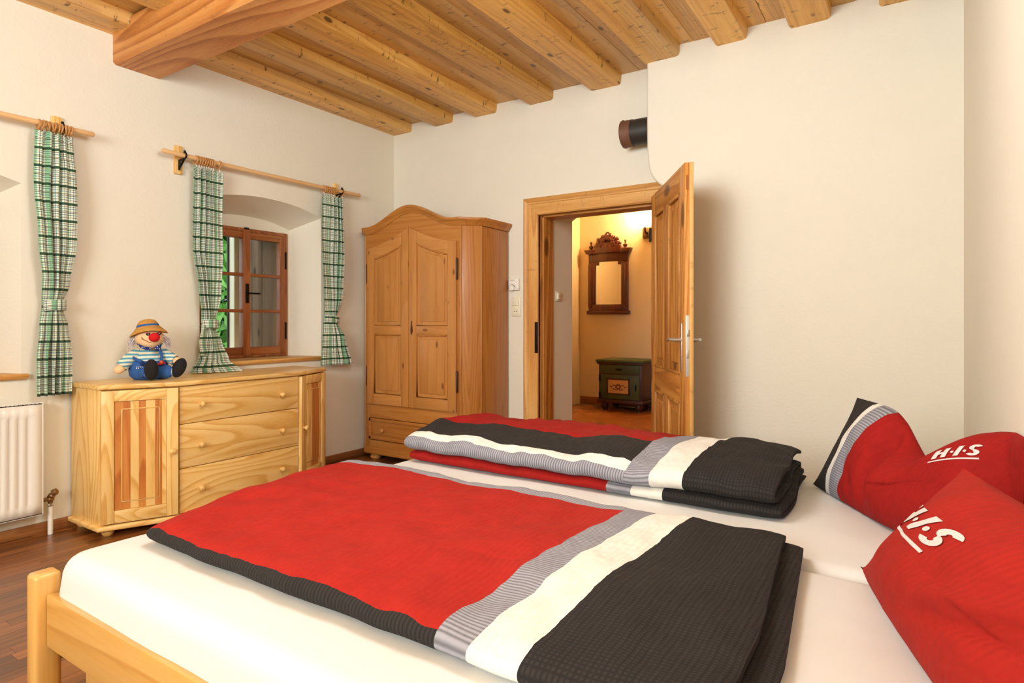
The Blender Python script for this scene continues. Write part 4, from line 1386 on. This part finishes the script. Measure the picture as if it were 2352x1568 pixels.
def pillow(label, O, a, L, Hf, lean, skew, T0, mat, textbox, dents, seed):
    """O: foot of the far end; a: length axis; Hf(u): height along the lean direction"""
    a = Vector((a[0], a[1], 0)).normalized()
    nw = Vector((-a.y, a.x, 0))
    if nw.x < 0: nw = -nw
    b = (Vector((0, 0, 1)) * math.cos(lean) + nw * math.sin(lean))
    nf = a.cross(b).normalized()
    if nf.x > 0: nf = -nf            # front faces the foot of the bed
    O = Vector(O)

    def surf(u, v, side):
        U, V = 2 * u - 1, 2 * v - 1
        T = T0 * max(0.0, 1 - abs(U) ** 2.4) ** 0.8 * max(0.0, 1 - abs(V) ** 2.4) ** 0.62
        uu = (U * (1 - 0.05 * (1 - V * V) * abs(U) ** 2) + 1) / 2
        vv = v - 0.02 * (1 - U * U) * (1 if v > 0.5 else 0)
        d = 0.0
        for (du_, dv_, ru, rv, amt, ang) in dents:
            ca, sa = math.cos(ang), math.sin(ang)
            p, q = (u - du_) * L, (v - dv_) * 0.38
            r1, r2 = (p * ca + q * sa) / ru, (-p * sa + q * ca) / rv
            d += amt * math.exp(-r1 * r1 - r2 * r2)
        wr_ = 0.006 * noise.noise((u * 7, v * 4, seed)) + 0.003 * noise.noise((u * 17, v * 9, seed + 2))
        env = max(0.0, (1 - abs(U) ** 6) * (1 - abs(V) ** 6))
        hgt = (T * (1.15 if side > 0 else 0.75) + (wr_ + d) * env * (1 if side > 0 else 0.2)) * side
        p = O + a * (L * uu + skew * v) + b * (Hf(u) * vv) + nf * hgt
        p.z = max(p.z, 0.512)
        p.x = min(p.x, XR - 0.004 - (0.03 * env if side > 0 else 0.0))
        return p
    nu, nv = 64, 36
    bm = NB(); uvl = bm.loops.layers.uv.new('UVMap')
    for side in (1, -1):
        g = [[bm.verts.new(surf(i / nu, j / nv, side)) for i in range(nu + 1)] for j in range(nv + 1)]
        for j in range(nv):
            for i in range(nu):
                q = ((i, j), (i + 1, j), (i + 1, j + 1), (i, j + 1))
                fc = bm.faces.new([g[y][x] for x, y in (q if side > 0 else q[::-1])])
                for lp, (x, y) in zip(fc.loops, (q if side > 0 else q[::-1])): lp[uvl].uv = (x / nu * L, y / nv * 0.40)
    bmesh.ops.remove_doubles(bm, verts=bm.verts[:], dist=0.0006)
    t0 = thing('pillow', label, 'pillow', (O + a * L / 2), group='red pillows at the bed head')
    part('pillow_case', bm, mat, t0, smooth=70)
    u0, v0, du_, dv_, rot = textbox
    bm = NB()
    for rows in letters():
        prev = None
        for r in rows:
            q = []
            for (tx, ty) in r:
                uu = u0 + du_ * tx - rot[0] * ty; vv = v0 + dv_ * ty + rot[1] * tx
                p = surf(min(max(uu, 0), 1), min(max(vv, 0), 1), 1)
                e = 0.004
                pu = surf(min(uu + e, 1), vv, 1) - p; pv = surf(uu, min(vv + e, 1), 1) - p
                n = pu.cross(pv)
                n = n.normalized() if n.length > 1e-12 else nf
                if n.dot(nf) < 0: n = -n
                q.append(bm.verts.new(p + n * 0.0022))
            if prev:
                for s in range(2):
                    try: bm.faces.new((prev[s], prev[s + 1], q[s + 1], q[s]))
                    except ValueError: pass
            prev = q
    part('printed_letters', bm, plain('grey_print', srgb(214, 210, 206), 0.8), t0, smooth=70, label='pale grey H.I.S lettering with underline')
    return t0


pm1 = linen('striped_pillow_linen', [(0, RED, 0), (1.0, RED, 0)], [(0, BLK, 0.4), (0.13, WHT, 0.03), (0.165, GRY, 0.6), (0.24, RED, 0.0)], -1.0, umax=1.0, smax=1.0, ss=110)
pm2 = linen('red_pillow_linen', [(0, RED2, 0), (1.0, RED2, 0)], [(0, RED2, 0.0), (0.99, RED2, 0.0)], -1.0, umax=1.0, smax=1.0, ss=110)


def hf1(u):
    return 0.38 - 0.13 * math.exp(-((u - 0.475) / 0.137) ** 2) + 0.03 * max(0, u - 0.55)


pillow('red pillow with black, white and grey striped end standing dented against the wall', (-0.325, 2.66, 0.5), (0.55, -0.83), 0.92, hf1, 0.25, 0.15, 0.085, pm1,
       (0.662, 0.69, 0.145, 0.105, (0.036, 0.072)),
       [(0.39, 0.70, 0.03, 0.16, -0.065, 0.35), (0.48, 0.55, 0.05, 0.14, 0.035, 0.2), (0.27, 0.25, 0.016, 0.12, -0.014, 0.4), (0.35, 0.2, 0.016, 0.10, -0.016, 0.5), (0.42, 0.3, 0.014, 0.12, -0.014, 0.2)], 3)


def hf2(u):
    return 0.361 - 0.03 * max(0, u - 0.3)


pillow('plain red pillow nearest the camera, leaning in front of the striped one', (-0.109, 1.829, 0.5), (0.2927, -0.956), 0.846, hf2, 0.404, 0.239, 0.089, pm2,
       (0.03, 0.50, 0.39, 0.214, (-0.05, 0.059)),
       [(0.66, 0.42, 0.16, 0.014, -0.014, 0.45), (0.62, 0.52, 0.16, 0.02, 0.010, 0.45), (0.75, 0.62, 0.12, 0.012, -0.010, 0.5)], 8)

# ------------------------------------------------------------------ clown doll on the sideboard
DLX, DLY, DLZ = -3.72, 1.825, 0.8125
RZD = math.atan2(3.75, 1.84)
doll = thing('clown_doll', 'stuffed clown doll with straw hat and red nose sitting on the sideboard', 'doll', (DLX, DLY, DLZ), RZD)


def stripe_mat(name, c1, c2, axis, freq, ph=0.0):
    k = N(name, 0.9)
    sp_ = k.n('ShaderNodeSeparateXYZ'); k.l(k.obj(), sp_.inputs[0])
    v = k.math('ADD', sp_.outputs['XYZ'.index(axis)], k.math('MULTIPLY', k.noise(k.obj(), 12, 2), 0.012))
    w = k.math('SINE', k.math('MULTIPLY_ADD', v, freq * 6.283, ph))
    k.col(k.mix(k.math('GREATER_THAN', w, 0.05), (*c1, 1), (*c2, 1)))
    return k.m


def dots_mat(name, c1, c2, sc):
    k = N(name, 0.9)
    vo = k.n('ShaderNodeTexVoronoi'); vo.inputs['Scale'].default_value = sc; vo.inputs['Randomness'].default_value = 0.25
    k.l(k.obj(), vo.inputs['Vector'])
    k.col(k.mix(k.math('LESS_THAN', vo.outputs['Distance'], 0.28), (*c1, 1), (*c2, 1)))
    return k.m


M_SKIN = plain('doll_skin', srgb(238, 198, 150), 0.9, var=0.04)
M_DENIM = plain('doll_denim', srgb(44, 92, 160), 0.9, var=0.15)
M_SHIRT = stripe_mat('doll_shirt', srgb(240, 232, 206), srgb(92, 158, 182), 'Z', 42)
M_SOCK = plain('doll_sock', srgb(206, 204, 180), 0.9, var=0.1)
M_SHOE = plain('doll_shoe', (0.008, 0.007, 0.008), 0.9)
M_NOSE = plain('doll_nose', srgb(205, 10, 18), 0.85, var=0.1)
M_HAIR = plain('doll_hair', srgb(214, 204, 206), 0.9)
k = N('doll_straw', 0.8)
sp_ = k.n('ShaderNodeSeparateXYZ'); k.l(k.obj(), sp_.inputs[0])
w1 = k.math('SINE', k.math('MULTIPLY', sp_.outputs[2], 160 * 6.283))
k.col(k.mix(k.math('MULTIPLY_ADD', w1, 0.3, k.noise(k.obj(), 160, 2)), (*srgb(224, 172, 84), 1), (*srgb(176, 116, 40), 1)))
k.bump(w1, 0.4, 0.002)
M_STRAW = k.m
# local axes: x image right, y away from the camera, z up


def limb(pts, rad, n=14):
    return tube(NB(), pts, rad, n)


def smoothpath(P, n=8):
    P = [Vector(p) for p in P]; Q = []
    for i in range(len(P) - 1):
        p0, p1, p2, p3 = P[max(i - 1, 0)], P[i], P[i + 1], P[min(i + 2, len(P) - 1)]
        for j in range(n):
            t = j / n
            Q.append(0.5 * ((2 * p1) + (p2 - p0) * t + (2 * p0 - 5 * p1 + 4 * p2 - p3) * t * t + (3 * p1 - p0 - 3 * p2 + p3) * t ** 3))
    Q.append(P[-1])
    return Q


def lp_(name, bm, mat, parent=None, lab=None):
    return part(name, bm, mat, parent or doll, local=True, smooth=60, label=lab)


t = NB(); lathe(t, [(0, 0.06), (0.074, 0.062), (0.084, 0.095), (0.078, 0.13), (0.060, 0.165), (0.035, 0.182), (0, 0.184)], 26, Matrix.Translation((-0.006, 0.03, 0)) @ Matrix.Diagonal((1.08, 0.85, 1, 1)))
shirt = lp_('shirt', t, M_SHIRT)
t = NB(); lathe(t, [(0, 0), (0.07, 0.0), (0.092, 0.022), (0.097, 0.055), (0.093, 0.09), (0.088, 0.108), (0.082, 0.110), (0, 0.108)], 28, Matrix.Translation((-0.004, 0.022, 0)) @ Matrix.Diagonal((1.06, 0.92, 1, 1)))
dung = lp_('dungarees', t, M_DENIM, None, 'blue dungarees')
# pocket stitches and patch
t = NB()
for i in range(6): box(t, -0.066 + 0.009 * i, -0.061 + 0.009 * i, -0.074 - 0.0, -0.066, 0.076, 0.080)
for i in range(2): box(t, -0.066 + 0.009 * i, -0.061 + 0.009 * i, -0.074, -0.066, 0.068, 0.072)
lp_('stitching', t, M_PLWHITE, dung)
t = NB(); box(t, 0.052, 0.10, -0.075, -0.055, 0.070, 0.082, 0.003, M=Matrix.Rotation(-0.25, 4, 'Y')); lp_('patch', t, dots_mat('doll_patch', srgb(190, 30, 30), srgb(30, 30, 40), 90), dung)
# straps and buttons
t = NB(); tube(t, smoothpath([(-0.036, -0.062, 0.106), (-0.075, -0.035, 0.125), (-0.086, 0.01, 0.148), (-0.05, 0.06, 0.165)]), 0.008, 8, Matrix.Identity(4)); lp_('strap', t, M_DENIM, dung)
t = NB(); tube(t, smoothpath([(0.058, -0.06, 0.100), (0.060, -0.050, 0.135), (0.052, -0.02, 0.172), (0.04, 0.05, 0.18)]), 0.008, 8); lp_('strap', t, M_DENIM, dung)
t = NB(); ell(t, (0.058, -0.070, 0.100), (0.0095, 0.006, 0.0125)); lp_('button', t, plain('doll_orange', srgb(230, 90, 20), 0.6), dung, 'orange button')
t = NB(); ell(t, (-0.036, -0.070, 0.096), (0.012, 0.009, 0.012)); lp_('pompom', t, plain('doll_navy', srgb(16, 40, 96), 0.9), dung)
# legs, socks, shoes
for sx, kn, ank, ft, rt in ((-1, (-0.01, -0.075, 0.045), (0.0, -0.105, 0.042), (0.008, -0.135, 0.065), 0.0), (1, (0.085, -0.05, 0.045), (0.120, -0.065, 0.045), (0.148, -0.075, 0.066), -0.38)):
    t = limb(smoothpath([(0.03 * sx, 0.0, 0.045), kn, ((kn[0] * 0.7 + ank[0] * 0.3), (kn[1] * 0.7 + ank[1] * 0.3), (kn[2] + ank[2]) / 2)]), lambda s: 0.044 - 0.008 * s)
    leg = lp_('trouser_leg', t, M_DENIM)
    t = limb(smoothpath([kn, ank]), lambda s: 0.031 - 0.004 * s)
    lp_('sock', t, M_SOCK, leg)
    t = NB()
    Mf = Matrix.Translation(ft) @ Matrix.Rotation(rt * -1.0, 4, 'Y') @ Matrix.Rotation(0.25, 4, 'X')
    ell(t, (0, 0, 0), (0.036, 0.032, 0.061), u=24, v=16)
    ell(t, (0, 0.022, -0.030), (0.033, 0.04, 0.030))
    t.transform(Mf)
    for v in t.verts: v.co.z = max(v.co.z, 0.001)
    lp_('shoe', t, M_SHOE, leg, 'big black felt shoe')
# arms
M_SLEEVE = stripe_mat('doll_sleeve', srgb(240, 232, 206), srgb(92, 158, 182), 'Z', 46, 1.0)
t = limb(smoothpath([(-0.055, 0.03, 0.150), (-0.095, 0.0, 0.125), (-0.126, -0.02, 0.095), (-0.138, -0.03, 0.078)]), lambda s: 0.036 - 0.004 * s)
arm = lp_('sleeve', t, M_SLEEVE)
t = NB(); ell(t, (-0.147, -0.035, 0.066), (0.029, 0.024, 0.024), Matrix.Rotation(-0.5, 4, 'Y')); lp_('hand', t, M_SKIN, arm)
t = limb(smoothpath([(0.055, 0.03, 0.150), (0.085, 0.0, 0.135), (0.112, -0.02, 0.118), (0.128, -0.03, 0.11)]), lambda s: 0.036 - 0.006 * s)
arm = lp_('sleeve', t, M_SLEEVE)
t = NB(); ell(t, (0.138, -0.035, 0.106), (0.026, 0.022, 0.022)); lp_('hand', t, M_SKIN, arm)
# head
t = NB(); ell(t, (-0.002, -0.005, 0.242), (0.074, 0.068, 0.062), u=28, v=18); ell(t, (0.0, -0.022, 0.222), (0.060, 0.056, 0.044), u=24, v=14)
head = lp_('head', t, M_SKIN)
t = NB(); ell(t, (0.023, -0.082, 0.246), (0.029, 0.025, 0.026), u=22, v=14); lp_('nose', t, M_NOSE, head, 'round red felt nose')
t = NB(); tube(t, smoothpath([(-0.040, -0.0685, 0.247), (-0.034, -0.074, 0.236), (-0.020, -0.0785, 0.229), (-0.005, -0.0785, 0.219), (0.006, -0.0775, 0.216)]), 0.0018, 6); lp_('mouth', t, plain('doll_mouth', srgb(130, 40, 40), 0.8), head)
for ex, ez in ((-0.008, 0.264), (0.046, 0.266)):
    t = NB(); ell(t, (ex, -0.069, ez), (0.0105, 0.006, 0.009)); e_ = lp_('eye', t, M_SHOE, head)
    t = NB(); ell(t, (ex + 0.001, -0.0752, ez + 0.001), (0.0022, 0.0015, 0.0022), u=8, v=6); lp_('eye_glint', t, M_PLWHITE, e_)
    t = NB(); tube(t, [(ex - 0.012, -0.072, ez + 0.008), (ex, -0.074, ez + 0.005), (ex + 0.012, -0.071, ez + 0.009)], 0.0018, 6); lp_('eyebrow', t, plain('doll_brow', srgb(150, 20, 30), 0.8), e_)
M_COLLAR = dots_mat('doll_collar', srgb(24, 48, 120), srgb(236, 238, 240), 105)
for pts in ([(-0.066, -0.035, 0.212), (-0.045, -0.070, 0.188), (-0.012, -0.083, 0.172), (0.004, -0.084, 0.168), (0.004, -0.080, 0.186), (-0.03, -0.070, 0.196)],
            [(0.066, -0.035, 0.212), (0.058, -0.062, 0.192), (0.050, -0.075, 0.170), (0.040, -0.078, 0.168), (0.022, -0.082, 0.186), (0.04, -0.07, 0.2)]):
    t = NB(); vs = [t.verts.new(p) for p in pts]; t.faces.new(vs)
    bmesh.ops.triangulate(t, faces=t.faces[:])
    c_ = lp_('collar', t, M_COLLAR, shirt)
    md = c_.modifiers.new('thickness', 'SOLIDIFY'); md.thickness = 0.005; md.offset = 0
# hair tufts
Rr = random.Random(5)
for sx in (-1, 1):
    t = NB()
    for i in range(46):
        a = Vector((sx * 0.064, 0.0 + Rr.uniform(-0.02, 0.03), 0.245 + Rr.uniform(-0.02, 0.02)))
        b = a + Vector((sx * Rr.uniform(0.018, 0.042), Rr.uniform(-0.02, 0.02), -Rr.uniform(0.01, 0.045)))
        c_ = b + Vector((sx * Rr.uniform(-0.006, 0.012), Rr.uniform(-0.01, 0.01), -Rr.uniform(0.005, 0.03)))
        tube(t, [a, b, c_], lambda s: 0.0022 - 0.0012 * s, 4)
    hr = lp_('hair', t, M_HAIR, head); hr['kind'] = 'stuff'
# straw hat
Mh = Matrix.Translation((-0.008, 0.012, 0.300)) @ Matrix.Rotation(-0.12, 4, 'Y') @ Matrix.Rotation(-0.16, 4, 'X')
t = NB()
pr_ = [(0, 0.050), (0.02, 0.049), (0.038, 0.043), (0.050, 0.030), (0.056, 0.014), (0.060, 0.004), (0.075, -0.008), (0.092, -0.022), (0.099, -0.030), (0.098, -0.034), (0.074, -0.015), (0.056, -0.002), (0.05, 0.012), (0.034, 0.037), (0, 0.044)]
lathe(t, pr_, 36)
for v in t.verts:
    a = math.atan2(v.co.y, v.co.x); r = math.hypot(v.co.x, v.co.y)
    if r > 0.06: v.co.z += (r - 0.06) * (0.30 * math.cos(2 * a) * -1 + 0.25 * math.sin(a)) 
t.transform(Mh)
hat = lp_('hat', t, M_STRAW, head, 'straw hat with blue ribbon')
t = NB(); lathe(t, [(0.0605, 0.002), (0.0575, 0.016), (0.0555, 0.016), (0.058, 0.002)], 32, Mh)
lp_('hat_ribbon', t, M_DENIM, hat)
t = NB()
for d in (-1, 1): ell(t, (0.052 + 0.006 * d, -0.024, 0.300 - 0.003 * d), (0.011, 0.005, 0.005), Matrix.Rotation(0.5, 4, 'Y'), 12, 8)
lp_('hat_bow', t, M_SHOE, hat)

# ------------------------------------------------------------------ small fittings on the back wall
th = thing('thermostat', 'small white room thermostat with dial beside the wardrobe', 'thermostat', (-2.636, YB, 1.445))
yb = YB
part('housing', bxs(-2.684, -2.590, yb - 0.03, yb, 1.398, 1.488, 0.006), M_PLWHITE, th)
t = NB(); tube(t, [(-2.650 + 0.030 * math.cos(a), yb - 0.031, 1.410 + 0.032 * math.sin(a)) for a in [PI * j / 14 for j in range(15)]], 0.0018, 6)
part('dial_scale', t, M_SHOE, th)
t = NB(); lathe(t, [(0.024, 0), (0.022, 0.010), (0, 0.011)], 24, Matrix.Translation((-2.650, yb - 0.028, 1.418)) @ frame_to((0, -1, 0)))
part('dial', t, M_PLWHITE, th)
t = NB()
for i in range(4): box(t, -2.668 + i * 0.011, -2.660 + i * 0.011, yb - 0.0312, yb - 0.029, 1.476, 1.479)
part('imprint', t, M_SHOE, th, smooth=False)
sw_ = thing('switch_socket', 'cream double plate with light switch above a power socket', 'switch', (-2.628, YB, 1.265))
part('frame', bxs(-2.668, -2.585, yb - 0.010, yb, 1.19, 1.345, 0.005), M_PLASTIC, sw_)
part('rocker', bxs(-2.658, -2.597, yb - 0.018, yb - 0.008, 1.275, 1.335, 0.004), M_PLASTIC, sw_)
sk = part('socket_plate', bxs(-2.658, -2.597, yb - 0.014, yb - 0.008, 1.20, 1.262, 0.004), M_PLASTIC, sw_)
t = NB(); tube(t, [(-2.6275 + 0.021 * math.cos(a), yb - 0.015, 1.231 + 0.021 * math.sin(a)) for a in [2 * PI * j / 24 for j in range(24)]], 0.0025, 6, closed=True)
part('socket_rim', t, M_PLASTIC, sk)
for dx in (-0.009, 0.009):
    t = NB(); lathe(t, [(0, 0), (0.0035, 0), (0.0035, 0.002), (0, 0.002)], 10, Matrix.Translation((-2.6275 + dx, yb - 0.0140, 1.231)) @ frame_to((0, -1, 0)))
    part('socket_hole', t, M_DARK, sk)
hs_ = thing('light_switch', 'small cream light switch inside the doorway', 'switch', (DX0, YB + 0.30, 1.355))
part('frame', bxs(DX0, DX0 + 0.010, YB + 0.245, YB + 0.325, 1.315, 1.395, 0.003), M_PLASTIC, hs_)
part('rocker', bxs(DX0 + 0.008, DX0 + 0.020, YB + 0.258, YB + 0.312, 1.328, 1.382, 0.004), M_PLASTIC, hs_)
part('indicator', bxs(DX0 + 0.019, DX0 + 0.0215, YB + 0.28, YB + 0.29, 1.345, 1.365), plain('red_lens', srgb(190, 60, 40), 0.4), hs_)
# capped flue stub
fl = thing('flue_stub', 'capped black stovepipe stub sticking out above the door', 'stovepipe', (-1.46, 3.965, 2.44))
t = NB(); lathe(t, [(0, 0), (0.088, 0), (0.088, 0.165), (0, 0.165)], 32, Matrix.Translation((-1.45, 3.965, 2.445)) @ frame_to((-1, 0, 0)))
part('pipe', t, plain('black_sheet_metal', srgb(62, 60, 56), 0.5, 0.5, var=0.3), fl)
t = NB(); lathe(t, [(0.088, 0.14), (0.091, 0.14), (0.091, 0.195), (0.096, 0.205), (0.094, 0.212), (0.07, 0.206), (0, 0.204)], 32, Matrix.Translation((-1.45, 3.965, 2.445)) @ frame_to((-1, 0, 0)))
part('cap', t, plain('rusty_cap', srgb(116, 78, 58), 0.65, 0.2, var=0.3), fl)
t = NB(); lathe(t, [(0.088, 0.0), (0.098, 0.002), (0.096, 0.010), (0.088, 0.012)], 32, Matrix.Translation((-1.452, 3.965, 2.445)) @ frame_to((-1, 0, 0)))
part('collar', t, M_RUST, fl)

# ------------------------------------------------------------------ hall: mirror, sconce, painted nightstand
M_MAH = wood('mahogany', srgb(104, 42, 22), srgb(76, 26, 14), srgb(40, 12, 8), 'z', 1.5, 0.3, 0, 0.3, 0.05, 0.06, None, 9, 0.05, 0.3)
M_MIR = plain('mirror_glass', (0.9, 0.9, 0.88), 0.02, 1.0)
mx0, mx1, mz0, mz1 = -3.775, -3.150, 1.245, 2.14
yw = YH
mir = thing('wall_mirror', 'dark carved wooden mirror with crest and finials on the hall wall', 'mirror', ((mx0 + mx1) / 2, yw, mz0))
mc = (mx0 + mx1) / 2
part('backing', bxs(mx0 + 0.03, mx1 - 0.03, yw - 0.02, yw, mz0 + 0.03, mz1 - 0.03), M_MAH, mir)
for a, b in ((mx0 + 0.02, mx0 + 0.12), (mx1 - 0.12, mx1 - 0.02)):
    s_ = part('frame_stile', bxs(a, b, yw - 0.05, yw - 0.01, mz0 + 0.14, mz1 - 0.17, 0.008), M_MAH, mir)
    part('pilaster', bxs(a + (0.0 if a < mc else 0.045), a + (0.055 if a < mc else 0.10), yw - 0.065, yw - 0.045, mz0 + 0.09, mz1 - 0.2, 0.01), M_MAH, s_)
part('frame_rail', bxs(mx0 + 0.02, mx1 - 0.02, yw - 0.05, yw - 0.01, mz0 + 0.03, mz0 + 0.14, 0.008), M_MAH, mir)
part('frame_rail', bxs(mx0 + 0.02, mx1 - 0.02, yw - 0.05, yw - 0.01, mz1 - 0.17, mz1 - 0.04, 0.008), M_MAH, mir)
part('base_moulding', bxs(mx0, mx1, yw - 0.075, yw, mz0, mz0 + 0.055, 0.012), M_MAH, mir)
part('glass', bxs(mx0 + 0.11, mx1 - 0.11, yw - 0.026, yw - 0.022, mz0 + 0.13, mz1 - 0.16), M_MIR, mir, smooth=False)
for s in (-1, 1):
    part('glass_corner', bxs(mc + s * 0.175 - 0.03, mc + s * 0.175 + 0.03, yw - 0.048, yw - 0.02, mz1 - 0.215, mz1 - 0.165, 0.004), M_MAH, mir)
    xo = mc + s * (mx1 - mx0 - 0.12) / 2
    part('cornice_end', prism(NB(), [(xo - 0.06, mz1 - 0.06), (xo + 0.06, mz1 - 0.06), (xo + 0.075 + 0.02 * s, mz1 + 0.0), (xo - 0.075 + 0.02 * s, mz1 + 0.0)], yw - 0.09, yw, 'y', 0.006), M_MAH, mir)
    t = NB(); lathe(t, [(0, 0), (0.035, 0), (0.018, 0.014), (0.03, 0.035), (0.03, 0.05), (0.01, 0.06), (0.008, 0.085), (0.018, 0.10), (0.0, 0.122)], 14, Matrix.Translation((xo, yw - 0.045, mz1)))
    part('finial', t, M_MAH, mir)
t = NB()
prism(t, [(mx0 + 0.1, mz1 - 0.055), (mx1 - 0.1, mz1 - 0.055)] + [(mc + 0.21 * math.cos(a), mz1 - 0.02 + 0.115 * math.sin(a)) for a in [PI * j / 16 for j in range(17)]], yw - 0.07, yw, 'y', 0.006)
part('pediment', t, M_MAH, mir)
t = NB()
Rm = random.Random(2)
for j in range(15):
    a = PI * j / 14
    rr = 0.15 + 0.015 * math.sin(j * 2.4)
    ell(t, (mc + rr * math.cos(a), yw - 0.05, mz1 + 0.04 + rr * 0.82 * math.sin(a)), (0.035, 0.025, 0.045), Matrix.Rotation(PI / 2 - a, 4, 'Y'), 10, 7)
    ell(t, (mc + rr * 0.62 * math.cos(a), yw - 0.055, mz1 + 0.05 + rr * 0.62 * math.sin(a)), (0.03, 0.025, 0.03), None, 10, 7)
prism(t, [(mc + 0.13 * math.cos(a), mz1 + 0.05 + 0.11 * math.sin(a)) for a in [PI * j / 12 for j in range(13)]], yw - 0.05, yw - 0.02, 'y')
tube(t, [(mc + 0.026 * math.cos(a), yw - 0.055, mz1 + 0.195 + 0.03 * math.sin(a)) for a in [2 * PI * j / 14 for j in range(14)]], 0.012, 7, closed=True)
part('carved_crest', t, M_MAH, mir, smooth=50)

scx, scz = -2.90, 2.27
sc_ = thing('wall_sconce', 'lit hall wall lamp with tulip glass shade on a wooden block', 'lamp', (scx, YH, scz))
t = NB(); box(t, scx - 0.07, scx + 0.07, YH - 0.045, YH, scz - 0.02, scz + 0.12, 0.015)
part('wood_block', t, plain('sconce_wood', srgb(96, 60, 26), 0.6, var=0.3), sc_)
t = NB(); tube(t, smoothpath([(scx, YH - 0.03, scz + 0.05), (scx, YH - 0.11, scz + 0.05), (scx, YH - 0.13, scz + 0.12)]), 0.012, 8)
part('arm', t, M_IRON, sc_)
k = N('sconce_shade_glow', 0.4); k.col((1, 0.85, 0.55))
k.b.inputs['Emission Color'].default_value = (1.0, 0.62, 0.20, 1); k.b.inputs['Emission Strength'].default_value = 14
t = NB(); lathe(t, [(0.02, 0), (0.055, 0.03), (0.072, 0.08), (0.066, 0.13), (0.055, 0.16), (0.05, 0.155), (0.06, 0.12), (0.064, 0.08), (0.05, 0.035), (0, 0.012)], 20, Matrix.Translation((scx, YH - 0.13, scz + 0.115)))
part('glass_shade', t, k.m, sc_)
lamp('sconce_light', 'POINT', (scx, YH - 0.16, scz + 0.36), 46, (1.0, 0.72, 0.38), 0.06)

M_GREEN = plain('painted_green', srgb(58, 74, 34), 0.5, var=0.15)
M_DBR = plain('painted_dark_brown', srgb(62, 28, 16), 0.45, var=0.15)
nx0, nx1, ny0, ny1, nz1 = -3.385, -2.80, YH - 0.50, YH - 0.03, 0.66
ns = thing('nightstand', 'green painted nightstand with flower panel standing in the hall', 'nightstand', ((nx0 + nx1) / 2, (ny0 + ny1) / 2, 0))
part('body', bxs(nx0, nx1, ny0, ny1, 0.12, nz1 - 0.03, 0.004), M_DBR, ns)
part('top', bxs(nx0 - 0.035, nx1 + 0.035, ny0 - 0.035, ny1, nz1 - 0.035, nz1, 0.010), M_GREEN, ns)
part('top_moulding', bxs(nx0 - 0.022, nx1 + 0.022, ny0 - 0.022, ny1, nz1 - 0.06, nz1 - 0.032, 0.008), M_DBR, ns)
part('base_moulding', bxs(nx0 - 0.02, nx1 + 0.02, ny0 - 0.02, ny1, 0.105, 0.15, 0.008), M_DBR, ns)
d = part('drawer', bxs(nx0 + 0.012, nx1 - 0.03, ny0 - 0.010, ny0 + 0.01, nz1 - 0.175, nz1 - 0.065, 0.004), M_GREEN, ns)
t = NB(); ell(t, ((nx0 + nx1) / 2 - 0.01, ny0 - 0.014, nz1 - 0.12), (0.05, 0.008, 0.012), None, 12, 8); ell(t, ((nx0 + nx1) / 2 - 0.01, ny0 - 0.016, nz1 - 0.128), (0.02, 0.010, 0.014), None, 12, 8)
part('drawer_pull', t, M_IRON, d)
d = part('door', bxs(nx0 + 0.012, nx1 - 0.03, ny0 - 0.010, ny0 + 0.01, 0.16, nz1 - 0.19, 0.004), M_GREEN, ns)
pc = (nx0 + nx1) / 2 - 0.02
t = NB()
for a in ((pc - 0.16, pc + 0.16, 0.215, 0.235), (pc - 0.16, pc + 0.16, 0.405, 0.425), (pc - 0.16, pc - 0.138, 0.215, 0.425), (pc + 0.138, pc + 0.16, 0.215, 0.425)):
    box(t, a[0], a[1], ny0 - 0.018, ny0 - 0.008, a[2], a[3], 0.004)
part('panel_frame', t, M_DBR, d)
pn = part('painted_panel', bxs(pc - 0.14, pc + 0.14, ny0 - 0.0125, ny0 - 0.009, 0.233, 0.408), plain('panel_ochre', srgb(196, 150, 84), 0.5, var=0.2), d)
t = NB()
for j in range(7):
    a = 2 * PI * j / 7
    ell(t, (pc + 0.03 * math.cos(a), ny0 - 0.0125, 0.318 + 0.026 * math.sin(a)), (0.013, 0.002, 0.012), None, 8, 6)
for s in (-1, 1):
    for q in range(4):
        ell(t, (pc + s * (0.05 + 0.018 * q), ny0 - 0.0125, 0.335 - 0.010 * q + 0.012 * (q % 2)), (0.012, 0.002, 0.006), Matrix.Rotation(s * 0.6 * (1 - q % 2 * 2), 4, 'Y'), 8, 6)
    for q in range(3): ell(t, (pc + s * (0.02 + 0.02 * q), ny0 - 0.0125, 0.275 + 0.006 * q), (0.010, 0.002, 0.007), None, 8, 6)
part('painted_flowers', t, plain('flower_paint', srgb(104, 44, 28), 0.6), pn)
for zc in (0.20, 0.42): part('hinge', bxs(nx0 + 0.004, nx0 + 0.03, ny0 - 0.014, ny0 - 0.008, zc - 0.04, zc + 0.04, 0.002), M_IRON, d)
t = NB(); ell(t, (nx1 - 0.075, ny0 - 0.012, 0.315), (0.012, 0.004, 0.045), None, 10, 8); part('key_plate', t, M_IRON, d)
for fx in (nx0 + 0.06, nx1 - 0.06):
    for fy in (ny0 + 0.06, ny1 - 0.06):
        t = NB(); lathe(t, [(0, 0), (0.035, 0), (0.03, 0.015), (0.045, 0.04), (0.05, 0.07), (0.035, 0.105), (0, 0.11)], 16, Matrix.Translation((fx, fy, 0)))
        part('foot', t, M_DBR, ns)
